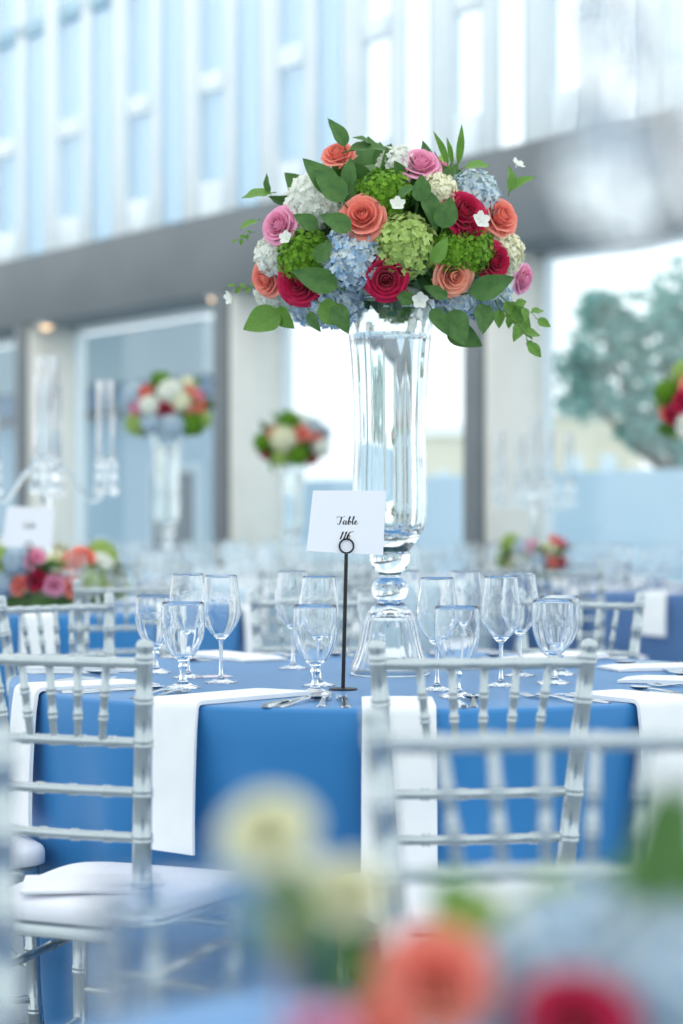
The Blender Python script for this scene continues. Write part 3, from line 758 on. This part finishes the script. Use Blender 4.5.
def small_bloom_mesh():
    m = MB()
    for i in range(5):
        M = Matrix.Rotation(i*2*PI/5, 4, 'Z')
        m.grid(lambda u, v: ((u*2-1)*.42*math.sin(PI*min(1, v*.9+.05))**.7, .05+.9*v, .35*v*v-.02+.12*abs(u*2-1)), 4, 5, M)
    m.lathe([(0, -.5), (.06, -.45), (.12, -.05), (.09, .12), (0, .2)], 8)
    return m.mesh('bloom', recalc=False, sharp=120)
BLOOM = small_bloom_mesh()
def foliage_mesh(seed, n, rx, rz):
    r = random.Random(seed); m = MB(); lv = [v.co.copy() for v in LEAVES[0].vertices]; lf = [tuple(p.vertices) for p in LEAVES[0].polygons]
    for k in range(n):
        d = Vector((r.gauss(0, 1), r.gauss(0, 1), r.gauss(0, 1))).normalized(); d.z = max(d.z, -.55); q = (d+Vector((r.gauss(0, .5), r.gauss(0, .5), r.gauss(0, .5)))).normalized().to_track_quat('Y', 'Z').to_matrix().to_4x4()
        M = Matrix.Translation((d.x*rx*.62, d.y*rx*.62, d.z*rz*.62)) @ q @ Matrix.Rotation(r.random()*6, 4, 'Y') @ Matrix.Scale(rx*.27*r.uniform(.8, 1.2), 4)
        m.add(lv, lf, M)
    m.lathe([(0, -rz*.5), (rx*.4, -rz*.46), (rx*.64, -rz*.28), (rx*.70, 0), (rx*.6, rz*.4), (rx*.36, rz*.64), (0, rz*.72)], 20)
    return m.mesh('foliage', recalc=False, sharp=120)
PL = {'coral rose': ('rose', ROSES, M_coral), 'crimson rose': ('rose', ROSES, M_crim), 'pink rose': ('rose', ROSES, M_pink), 'pale pink rose': ('rose', ROSES, M_blush),
      'peach rose': ('rose', ROSES, M_peach), 'cream rose': ('rose', ROSES, M_cream),
      'white hydrangea head': ('hydrangea', HYD, M_white), 'blue hydrangea head': ('hydrangea', HYD, M_hblue), 'pale blue hydrangea head': ('hydrangea', HYD, M_hpale),
      'pale green hydrangea head': ('hydrangea', HYD, M_hgreen), 'lime green viburnum head': ('viburnum', VIB, M_lime), 'cream hydrangea head': ('hydrangea', HYD, M_cream)}
def put(root, kind, pos, axis, rad, rr):
    nm, ms, mt = PL[kind]; o = link(nm, rr.choice(ms), mt, root, pos, axis.to_track_quat('Z', 'Y') @ Quaternion((0, 0, 1), rr.random()*6.28)); o.scale = (rad,)*3
    o['label'] = kind; return o
def put_leaf(root, pos, direction, normal, length, mt, rr, mi=None, nm='leaf'):
    y = direction.normalized(); z = (normal-normal.dot(y)*y).normalized(); x = y.cross(z)
    M = Matrix((x, y, z)).transposed(); me = SPRIG if nm == 'leaf_sprig' else LEAVES[mi if mi is not None else rr.randrange(3)]
    o = link(nm, me, mt, root, pos, M.to_quaternion()); o.scale = (length,)*3; return o

FLW = (388, 240, 4.66); RX, RZ = .325, .245
cpos = at(*FLW[:2], FLW[2])
bq = thing('flower_arrangement', 'large sharp bouquet of roses and hydrangeas on top of the tall clear vase', 'flowers', (cpos.x, cpos.y, cpos.z-.22))
rr = random.Random(11); S_ = F_PX/4.40
def front(px, py, push=1.):
    x = (px-FLW[0])/S_/1.0; z = -(py-FLW[1])/S_; q = 1-(x/RX)**2-(z/RZ)**2
    y = -RX*math.sqrt(max(q, 0))*.92
    n_ = Vector((x/RX**2, y/RX**2, z/RZ**2))
    if n_.length < 1e-6: n_ = Vector((0, -1, 0))
    Yw = 4.66+y; xw = (px-CX)*Yw/F_PX-cpos.x; zw = EYE-(py-HOR)*Yw/F_PX-cpos.z
    return Vector((xw, y, zw+.22)), n_.normalized(), Yw
for kind, px, py, d in (('coral rose', 362, 214, 46), ('crimson rose', 386, 280, 44), ('crimson rose', 298, 284, 46), ('coral rose', 263, 280, 34), ('pink rose', 276, 224, 36),
        ('coral rose', 337, 151, 32), ('pink rose', 421, 160, 40), ('crimson rose', 466, 210, 44), ('crimson rose', 472, 230, 32), ('coral rose', 504, 215, 40), ('peach rose', 455, 277, 38),
        ('crimson rose', 497, 262, 36), ('pink rose', 526, 281, 28),
        ('white hydrangea head', 304, 187, 58), ('white hydrangea head', 262, 258, 42), ('white hydrangea head', 266, 300, 50), ('white hydrangea head', 400, 152, 42),
        ('lime green viburnum head', 384, 180, 58), ('lime green viburnum head', 292, 262, 58), ('lime green viburnum head', 480, 250, 58), ('lime green viburnum head', 460, 255, 44),
        ('pale green hydrangea head', 407, 244, 66), ('blue hydrangea head', 346, 262, 64), ('blue hydrangea head', 328, 316, 56), ('blue hydrangea head', 498, 308, 54),
        ('pale blue hydrangea head', 486, 184, 54), ('cream hydrangea head', 444, 182, 40), ('cream hydrangea head', 516, 254, 46), ('blue hydrangea head', 462, 312, 40)):
    p, n_, Yw = front(px, py); R_ = d/2*Yw/F_PX
    if PL[kind][0] == 'rose':
        ax = (n_*.75+Vector((0, -1, 0))*.45+Vector((0, 0, .06))).normalized(); put(bq, kind, p-n_*R_*.15, ax, R_*1.02, rr)
    else: put(bq, kind, p-n_*R_*.75, n_, R_, rr)
# the back half, which the photograph hides but a step aside would show
for k in range(26):
    zf_ = rr.uniform(-.65, .85); a = rr.uniform(.12*PI, .88*PI); q = (1-zf_*zf_)**.5
    n_ = Vector((math.cos(a)*q, math.sin(a)*q, zf_)); p = Vector((n_.x*RX*.86, n_.y*RX*.86, n_.z*RZ*.86+.22))
    kind = rr.choice(['coral rose', 'crimson rose', 'pink rose', 'white hydrangea head', 'blue hydrangea head', 'lime green viburnum head', 'pale green hydrangea head', 'white hydrangea head'])
    put(bq, kind, p, n_, .045 if 'rose' in kind else .058, rr)
# leaves: base point px, tip px, which green
for x0, y0, x1, y1, g_ in ((338, 200, 312, 160, 0), (345, 205, 322, 172, 0), (350, 190, 352, 165, 0), (352, 232, 326, 214, 0), (340, 285, 297, 268, 0), (338, 300, 345, 330, 2), (322, 300, 345, 320, 1),
        (275, 196, 248, 200, 1), (274, 196, 268, 181, 0), (283, 308, 250, 328, 1), (280, 305, 297, 324, 1), (312, 308, 318, 328, 0), (350, 156, 388, 146, 0), (346, 152, 336, 124, 2), (262, 222, 246, 230, 1),
        (478, 300, 484, 330, 0), (445, 308, 466, 338, 0), (430, 305, 445, 330, 0), (446, 322, 476, 344, 0), (466, 290, 510, 280, 0), (508, 192, 526, 178, 1), (505, 195, 510, 172, 1), (462, 172, 486, 168, 1),
        (424, 196, 436, 230, 0), (398, 200, 412, 190, 0), (420, 205, 418, 180, 0), (412, 300, 396, 288, 0), (320, 230, 300, 215, 0), (500, 300, 530, 330, 1), (372, 150, 356, 140, 0), (440, 230, 446, 200, 0), (430, 262, 446, 240, 1), (445, 295, 425, 283, 0), (320, 262, 330, 240, 0)):
    p, n_, Y0 = front(x0, y0); e = Vector(((x1-x0)*Y0/F_PX, -.02, -(y1-y0)*Y0/F_PX)); L = e.length
    put_leaf(bq, p+n_*.012, e, n_+Vector((0, -.5, .5)), L*1.02, (M_leaf, M_leaf2, M_leaf)[g_], rr)
for x0, y0, x1, y1 in ((448, 165, 436, 128), (452, 165, 449, 135), (458, 165, 465, 122), (444, 160, 440, 140)):
    p, n_, Y0 = front(x0, y0); e = Vector(((x1-x0)*Y0/F_PX, .01, -(y1-y0)*Y0/F_PX)); put_leaf(bq, p, e, Vector((0, -1, .2)), e.length, M_leaf2, rr, 3)
for x0, y0, x1, y1 in ((500, 295, 538, 318), (495, 300, 530, 342), (508, 310, 528, 340), (255, 232, 238, 240), (260, 290, 236, 286)):
    p, n_, Y0 = front(x0, y0); e = Vector(((x1-x0)*Y0/F_PX, -.01, -(y1-y0)*Y0/F_PX)); put_leaf(bq, p, e, Vector((.2, -1, .5)), e.length, M_leaf2, rr, None, 'leaf_sprig')
for px, py, d in ((470, 226, 20), (396, 213, 17), (416, 292, 18), (243, 290, 15), (297, 240, 15), (506, 176, 16)):
    p, n_, Yw = front(px, py); o = link('small_bloom', BLOOM, M_white, bq, p+n_*.035+Vector((0, -.008, 0)), (n_+Vector((0, -.6, .3))).normalized().to_track_quat('Z', 'Y')); o.scale = (d/2*Yw/F_PX,)*3
    o['label'] = 'small white blossom'
fo = link('foliage', foliage_mesh(4, 150, RX, RZ), M_leaf, bq, (0, 0, .22)); fo['kind'] = 'stuff'
m = MB(); m.lathe([(0, .078), (.05, .080), (.07, .095), (.075, .12), (0, .13)], 24); link('flower_foam', m.mesh('foam'), material('green_foam', lin(196, 214, 170), .8, col2=lin(216, 214, 196), scale=30), bq)

# ------------------------------------------------------------------ tall trumpet vase
V_FOOT = [(.084, 0), (.093, .002), (.0945, .009), (.090, .022), (.080, .048), (.0715, .080), (.066, .108), (.058, .134), (.046, .154), (.033, .167), (.028, .176)]
V_KNOP = [(.028, .176), (.039, .183), (.043, .199), (.040, .2155), (.0255, .227), (.026, .2366), (.036, .246), (.045, .262), (.049, .279), (.044, .288)]
V_BOWL = [(.044, .288), (.050, .297), (.066, .316), (.079, .344), (.0855, .386), (.086, .457), (.083, .550), (.085, .644), (.090, .738), (.096, .796), (.101, .831), (.107, .855), (.1125, .873)]
def vase_meshes():
    f = MB(); fo_ = lerp_prof(V_FOOT, 3); fi = [(r-.007, z) for r, z in fo_ if .01 < z < .14]
    f.lathe([(0, .150)]+fi[::-1]+[(.088, .0025)]+fo_, 96, flute=24, famp=.012, frange=(.02, .15))
    k = MB(); k.lathe(lerp_prof(V_KNOP, 4), 96)
    b_ = MB(); bo = lerp_prof(V_BOWL, 4); bi = [(r-.0075, z) for r, z in bo if z > .345]
    bi = [(0, .335), (.03, .336), (.055, .34)]+bi; rim = [(bo[-1][0]-.001, bo[-1][1]+.003), (bo[-1][0]-.0055, bo[-1][1]+.003)]
    b_.lathe(bo+rim+bi[::-1], 120, flute=12, famp=.018, frange=(.33, .82))
    wt = [(0, .3345), (.031, .3352), (.056, .339)]+[(r-.0068, z) for r, z in bo if .345 < z < .80]
    w_ = MB(); w_.lathe(wt+[(wt[-1][0]-.002, wt[-1][1]+.0002), (0, wt[-1][1]-.0003)], 120, flute=12, famp=.018, frange=(.33, .82))
    return f.mesh('foot', sharp=80), k.mesh('knop', sharp=80), b_.mesh('trumpet', sharp=80), w_.mesh('water', sharp=60)
VASE = vase_meshes()
def make_vase(label, loc, s=1., sz=1.):
    t = thing('trumpet_vase', label, 'vase', loc)
    for n_, me in zip(('foot', 'knop', 'bowl'), VASE): o = link(n_, me, M_crystal, t); o.scale = (s, s, sz)
    o = link('water', VASE[3], M_water, t); o.scale = (s, s, sz); o['label'] = 'clear water filling the vase'
    return t
make_vase('tall clear glass trumpet vase with a fluted foot carrying the large sharp bouquet', (at(390, 0, 4.66).x, 4.66, TZ+.001))

# ------------------------------------------------------------------ other bouquets
FOL2 = foliage_mesh(8, 90, RX, RZ)
def round_bouquet(label, loc, s, seed, fronts):
    r = random.Random(seed); t = thing('flower_arrangement', label, 'flowers', loc)
    n = 34; ga = PI*(3-5**.5); kinds = ['coral rose', 'white hydrangea head', 'blue hydrangea head', 'crimson rose', 'white hydrangea head', 'pale green hydrangea head', 'pink rose', 'blue hydrangea head', 'white hydrangea head', 'coral rose', 'lime green viburnum head', 'crimson rose', 'pale green hydrangea head']
    a0 = r.random()*6
    for k in range(n):
        z = 1-1.72*(k+.5)/n; q = (1-z*z)**.5; d = Vector((q*math.cos(ga*k+a0), q*math.sin(ga*k+a0), z))
        if d.y < .05: continue
        kd = kinds[(k*5+seed) % len(kinds)]
        put(t, kd, Vector((d.x*RX*.88, d.y*RX*.88, d.z*RZ*.9+.22))*s, d, (.060 if 'rose' in kd else .080)*s, r)
    for x, z, kd, dm in fronts:   # the flowers the photograph shows, as offsets over the ball's radius
        d = Vector((x, -math.sqrt(max(.02, 1-x*x-z*z)), z)).normalized(); put(t, kd, Vector((x*RX*.95, d.y*RX*.9, z*RZ*.95+.22))*s, d, dm*RX*s, r)
    for k in range(26):
        z = r.uniform(-.8, .95); q = (1-z*z)**.5; a = r.random()*6.28; d = Vector((q*math.cos(a), q*math.sin(a), z))
        put_leaf(t, Vector((d.x*RX*.8, d.y*RX*.8, d.z*RZ*.8+.22))*s, d+Vector((r.gauss(0, .5), r.gauss(0, .5), r.gauss(0, .5))), d.orthogonal(), .13*s, r.choice([M_leaf, M_leaf2]), r)
    fo = link('foliage', FOL2, M_leaf, t, (0, 0, .22*s)); fo.scale = (s,)*3; fo['kind'] = 'stuff'
    return t
FA = [(-.5, .5, 'coral rose', .20), (-.75, -.1, 'pink rose', .20), (.0, -.2, 'crimson rose', .23), (.15, .45, 'white hydrangea head', .30), (-.35, .0, 'white hydrangea head', .24), (.15, -.62, 'blue hydrangea head', .34), (-.8, .4, 'blue hydrangea head', .28),
      (.62, .45, 'coral rose', .22), (.85, .4, 'pink rose', .18), (.65, .0, 'peach rose', .2), (.9, .0, 'coral rose', .18), (.6, -.55, 'lime green viburnum head', .3), (.88, -.4, 'pale green hydrangea head', .24), (-.7, -.55, 'pale green hydrangea head', .28), (-.1, .85, 'lime green viburnum head', .24), (.0, .97, 'pink rose', .16), (-.3, -.5, 'blue hydrangea head', .28), (.4, .15, 'cream hydrangea head', .24), (.55, .75, 'cream hydrangea head', .2)]
FB = [(-.1, .75, 'lime green viburnum head', .32), (-.6, .4, 'peach rose', .2), (-.25, .1, 'cream hydrangea head', .34), (.3, .3, 'coral rose', .24), (.75, .2, 'coral rose', .2), (-.85, -.4, 'crimson rose', .22), (.65, -.55, 'crimson rose', .22), (.15, -.5, 'lime green viburnum head', .3), (-.3, -.55, 'pale green hydrangea head', .26), (-.05, -.35, 'pink rose', .18), (.8, -.2, 'white hydrangea head', .26), (.6, .6, 'pale blue hydrangea head', .24), (-.85, .0, 'lime green viburnum head', .26), (.3, .8, 'white hydrangea head', .2)]
FC = [(-.62, .0, 'crimson rose', .26), (-.5, .5, 'coral rose', .24), (-.85, -.3, 'crimson rose', .18), (-.45, -.55, 'white hydrangea head', .3), (-.9, .3, 'lime green viburnum head', .22), (-.1, .1, 'white hydrangea head', .3), (.3, .4, 'pink rose', .22), (.0, .75, 'lime green viburnum head', .26), (.4, -.2, 'coral rose', .22), (.1, -.5, 'blue hydrangea head', .3), (.75, .1, 'blue hydrangea head', .28), (.7, -.5, 'crimson rose', .2)]
for p, px, py, s, lbv, lbb in ((T4, 167, 408, .86, 'blurred tall clear vase under the far bouquet at left', 'blurred round bouquet on a tall vase at left, between candelabrum and big vase'),
                              (T5, 293, 443, .90, 'blurred tall clear vase under the farthest small bouquet', 'farthest blurred bouquet, just left of the tall vase'),
                              (T3, 712, 405, .95, 'clear vase under the bouquet cut by the right edge', 'blurred bouquet cut off by the right edge of the picture')):
    Y = p[1]; q = at(px, py, Y); zc = q.z-.22*s
    round_bouquet(lbb, (q.x, Y, zc), s, int(px), FA if p is T4 else FB if p is T5 else FC)
    hz = (zc+.03*s-TZ)/.873; make_vase(lbv, (q.x, Y, TZ), .95, hz)
def low_flowers(label, loc, n, rad, seed, top=.22):
    r = random.Random(seed); t = thing('flower_arrangement', label, 'flowers', loc)
    kinds = ['coral rose', 'white hydrangea head', 'crimson rose', 'pale green hydrangea head', 'blue hydrangea head', 'pink rose', 'cream rose', 'coral rose']
    for k in range(n):
        a = 2*PI*k/n+r.uniform(-.15, .15); R_ = rad*r.uniform(.75, 1.05); kd = kinds[(k+seed) % len(kinds)]; d = Vector((math.cos(a)*.7, math.sin(a)*.7, .6)).normalized()
        put(t, kd, Vector((math.cos(a)*R_, math.sin(a)*R_, top*r.uniform(.65, 1.))), d, (.046 if 'rose' in kd else .068)*r.uniform(.9, 1.1), r)
    for k in range(n):
        a = r.random()*6.28; d = Vector((math.cos(a), math.sin(a), r.uniform(.1, .9))); put_leaf(t, Vector((math.cos(a)*rad*.85, math.sin(a)*rad*.85, top*.6)), d, Vector((0, 0, 1)), .13, r.choice([M_leaf, M_leaf2]), r)
    for k in range(n+3):
        a = 2*PI*(k+.5)/(n+3); kd = kinds[(k*3+seed+1) % len(kinds)]; d = Vector((math.cos(a), math.sin(a), .25)).normalized()
        put(t, kd, Vector((math.cos(a)*rad*1.08, math.sin(a)*rad*1.08, top*r.uniform(.36, .50))), d, (.042 if 'rose' in kd else .055), r)
    m = MB(); m.lathe([(rad*.55, 0), (rad*.95, 0), (rad*1.0, .02), (rad*.95, .05), (rad*.75, .07), (rad*.55, .06), (rad*.55, 0)], 40); link('foam_ring', m.mesh('ring'), M_leaf, t)
    return t
low_flowers('blurred low ring of roses around the candelabrum foot at left', (T2[0]+.06, T2[1]-.12, TZ), 16, .23, 2, .25)
low_flowers('tiny blurred low flowers far off, right of the vase', (T6[0], T6[1], TZ), 11, .20, 5, .26)

M_thin = bpy.data.materials.new('thin_clear_glass'); M_thin.use_nodes = True; n_ = M_thin.node_tree; n_.nodes.clear()
_o = n_.nodes.new('ShaderNodeOutputMaterial'); _t = n_.nodes.new('ShaderNodeBsdfTransparent'); _g = n_.nodes.new('ShaderNodeBsdfGlossy'); _w = n_.nodes.new('ShaderNodeLayerWeight'); _m = n_.nodes.new('ShaderNodeMixShader')
_t.inputs[0].default_value = (.97, .99, 1, 1); _g.inputs['Roughness'].default_value = .03; _w.inputs['Blend'].default_value = .62
n_.links.new(_w.outputs['Facing'], _m.inputs[0]); n_.links.new(_t.outputs[0], _m.inputs[1]); n_.links.new(_g.outputs[0], _m.inputs[2]); n_.links.new(_m.outputs[0], _o.inputs[0])
# ------------------------------------------------------------------ candelabra
def bezier(pts, n=24):
    P = [Vector(p) for p in pts]; S = []
    for i in range(len(P)-1):
        p0 = P[max(i-1, 0)]; p1 = P[i]; p2 = P[i+1]; p3 = P[min(i+2, len(P)-1)]
        for k in range(6):
            t = k/6; S.append(.5*((2*p1)+(p2-p0)*t+(2*p0-5*p1+4*p2-p3)*t*t+(3*p1-p0-3*p2+p3)*t**3))
    return S+[P[-1]]
def cyl_mesh(r, h):
    m = MB(); m.lathe([(r-.003, .002), (r-.0005, 0), (r, .001), (r, h), (r-.0015, h+.001), (r-.003, h), (r-.003, .002)], 32); return m.mesh('cylinder', sharp=60)
CYL_C = cyl_mesh(.048, .43); CYL_S = cyl_mesh(.040, .33)
m = MB(); m.lathe([(0, 0), (.085, 0), (.09, .006), (.08, .016), (.03, .03), (.022, .05), (.03, .065), (.0, .068)], 32); CB = m.mesh('base')
m = MB(); m.lathe([(.0, .0685), (.02, .07), (.014, .1), (.012, .2), (.018, .24), (.026, .26), (.016, .28), (.012, .40), (.018, .47), (.03, .49), (.016, .505), (.02, .52), (.040, .545), (.046, .575), (.036, .60), (.020, .615), (0, .617)], 24); CS = m.mesh('stem')
m = MB(); m.tube(bezier([(.03, 0, .585), (.06, 0, .600), (.10, 0, .575), (.14, 0, .51), (.18, 0, .463), (.215, 0, .465), (.243, 0, .51), (.25, 0, .575), (.25, 0, .612)]), .0095, 10); CA = m.mesh('arm')
m = MB(); m.lathe([(0, .0), (.014, .002), (.02, .012), (.047, .026), (.050, .031), (.047, .034), (.02, .028), (0, .027)], 28); CC = m.mesh('cup')
m = MB()
for k_ in range(3):
    zz = -.046*k_; m.lathe([(0, zz), (.008, zz-.006), (.0135, zz-.022), (.008, zz-.039), (0, zz-.045)] if k_ < 2 else [(0, zz), (.007, zz-.004), (.016, zz-.030), (.018, zz-.042), (.010, zz-.058), (0, zz-.064)], 8)
CD = m.mesh('strand', sharp=20)
def candelabrum(label, loc, rz, drops=True):
    t = thing('candelabrum', label, 'candelabrum', loc, rz)
    link('base', CB, M_crystal, t); link('stem', CS, M_crystal, t)
    link('candle_cup', CC, M_crystal, t, (0, 0, .617)); link('glass_cylinder', CYL_C, M_thin, t, (0, 0, .652))
    for k in range(4):
        a = k*PI/2; ar = link('arm', CA, M_crystal, t, (0, 0, 0), (0, 0, a)); c, s = math.cos(a), math.sin(a)
        link('candle_cup', CC, M_crystal, ar, (.25, 0, .612)); link('glass_cylinder', CYL_S, M_thin, ar, (.25, 0, .647))
        if drops:
            for j in range(4): link('crystal_strand', CD, M_crystal, ar, (.25+.046*math.cos(j*PI/2+.6), .046*math.sin(j*PI/2+.6), .636))
    return t
candelabrum('crystal candelabrum with glass cylinders on the table at far left', (T2[0], T2[1], TZ), .06)
candelabrum('faint far crystal candelabrum in front of the pale column right of the vase', (T6[0], T6[1]+.02, TZ), .3)
candelabrum('very blurred crystal candelabrum close to the camera in the upper right corner', (.402, .86, TZ), 2.95)

# ------------------------------------------------------------------ foreground flowers, out of focus
nf = thing('flower_arrangement', 'blurred low flower arrangement in the bottom right foreground', 'flowers', (.165, .985, TZ))
rf = random.Random(5)
for kind, px, py, Y, d in (('coral rose', 436, 975, .97, 108), ('crimson rose', 578, 1020, .92, 104), ('blue hydrangea head', 588, 985, 1.02, 200), ('blue hydrangea head', 520, 990, 1.03, 120), ('pale green hydrangea head', 560, 925, 1.08, 100), ('pale green hydrangea head', 470, 930, 1.08, 80), ('blue hydrangea head', 690, 990, .98, 170),
        ('cream rose', 266, 828, .98, 88), ('white hydrangea head', 296, 900, 1.03, 90), ('cream rose', 350, 890, 1.0, 72), ('lime green viburnum head', 668, 880, 1.04, 90), ('pink rose', 325, 1035, .93, 60), ('coral rose', 380, 1030, .95, 70), ('pale blue hydrangea head', 255, 870, 1.03, 70)):
    q = at(px, py, Y)-nf.location; put(nf, kind, q, Vector((rf.uniform(-.2, .2), -.75, .6)).normalized(), d/2*Y/F_PX, rf)
for x0, y0, x1, y1, Y, mt in ((640, 900, 705, 790, .98, M_leaf), (664, 890, 676, 780, .99, M_leaf), (640, 900, 600, 870, 1.05, M_leaf2), (430, 900, 480, 880, 1.0, M_leaf2), (380, 1000, 340, 930, .98, M_leaf), (660, 880, 670, 830, 1.02, M_leaf2), (300, 960, 265, 860, 1.0, M_leaf2), (370, 1010, 350, 910, 1.0, M_leaf), (390, 1030, 410, 1000, .97, M_leaf)):
    p = at(x0, y0, Y); e = at(x1, y1, Y)-p; put_leaf(nf, p-nf.location, e, Vector((0, -1, .4)), e.length, mt, rf)
m = MB(); m.lathe([(0, 0), (.10, 0), (.12, .03), (.10, .06), (0, .08)], 32); link('foam', m.mesh('foam'), M_leaf, nf)
m = MB(); 
for px, py, Y in ((272, 830, .98), (352, 890, 1.0), (300, 905, 1.02), (432, 972, .96)):
    q = at(px, py, Y)-nf.location; m.tube([(q.x*.4, q.y*.4, .05), (q.x*.9, q.y*.9, q.z*.6), (q.x, q.y, q.z-.01)], .003, 6)
link('stems', m.mesh('stems'), M_stem, nf)

# ------------------------------------------------------------------ far tables: chairs, glasses, napkins
def ring_pos(c, th, r): a = math.radians(th); return c[0]+r*math.cos(a), c[1]+r*math.sin(a)
FAR = ((T2, 'at the blue table with the candelabrum at left', (-118, -70, -18, 45), True, 'left candelabrum table'),
       (T7, 'at the table directly behind the tall vase', (-130, -92, -55, 180), False, 'table behind the vase'),
       (T3, 'at the slate blue table by the right edge', (-130,), False, 'slate blue right table'),
       (T6, 'at the far table right of the vase', (-80, -145, 125), False, 'far table right of the vase'),
       (T4, 'at the far table under the left bouquet', (-130, -88, -45, 0, 180), False, 'far left bouquet table'),
       (T5, 'at the farthest table by the windows', (-92, -135, -45, 180), False, 'farthest table'))
SIDE = {-105: 'left front', -50: 'right front', 10: 'right', 60: 'far right', 115: 'far left'}
for c, where, ths, near, nm in FAR:
    for th in ths:
        x, y = ring_pos(c, th, R0+.30); rz = math.radians(th)+PI/2
        a_ = (th+360) % 360
        side = ('right' if a_ < 22 or a_ > 338 else 'back right' if a_ < 68 else 'back' if a_ < 112 else 'back left' if a_ < 158 else 'left' if a_ < 202 else 'front left' if a_ < 248 else 'front' if a_ < 290 else 'front right')
        lb = f'blurred silver chair {where}, {side} side'
        if near: dup(seed_chair, (x, y, 0), rz, lb)
        else: far_chair(lb, (x, y, 0), rz)
    rg = random.Random(int(c[0]*100)+3); done = []
    for s in range(10):
        th = s*36+rg.uniform(-4, 4)
        for j, (kind, r_, da) in enumerate(((FAR_WINE, R0-.34, 4), (FAR_WINE, R0-.44, 13), (FAR_GOB, R0-.27, 8))):
            x, y = ring_pos(c, th+da+rg.uniform(-3, 3), r_+rg.uniform(-.02, .02))
            wn = kind is FAR_WINE
            if any(math.hypot(x-a, y-b) < .096 for a, b in done) or (c in (T2, T6) and math.hypot(x-c[0], y-c[1]) < .44): continue
            done.append((x, y))
            o = link('wine_glass' if wn else 'water_goblet', kind, M_glass, None, (x, y, TZ+.001), (0, 0, rg.random()))
            tag(o, f"blurred clear {'tall wine glass' if wn else 'low goblet'} {where}", 'glass', f"{'wine glasses' if wn else 'goblets'} on the {nm}")
    for s in range(10):
        th = s*36-12
        o = link('napkin', NAPS[2], M_napkin, None, (c[0], c[1], 0), (0, 0, math.radians(th)-PI/2)); tag(o, f'blurred white napkin draped over the rim {where}', 'napkin', f'napkins on the {nm}')
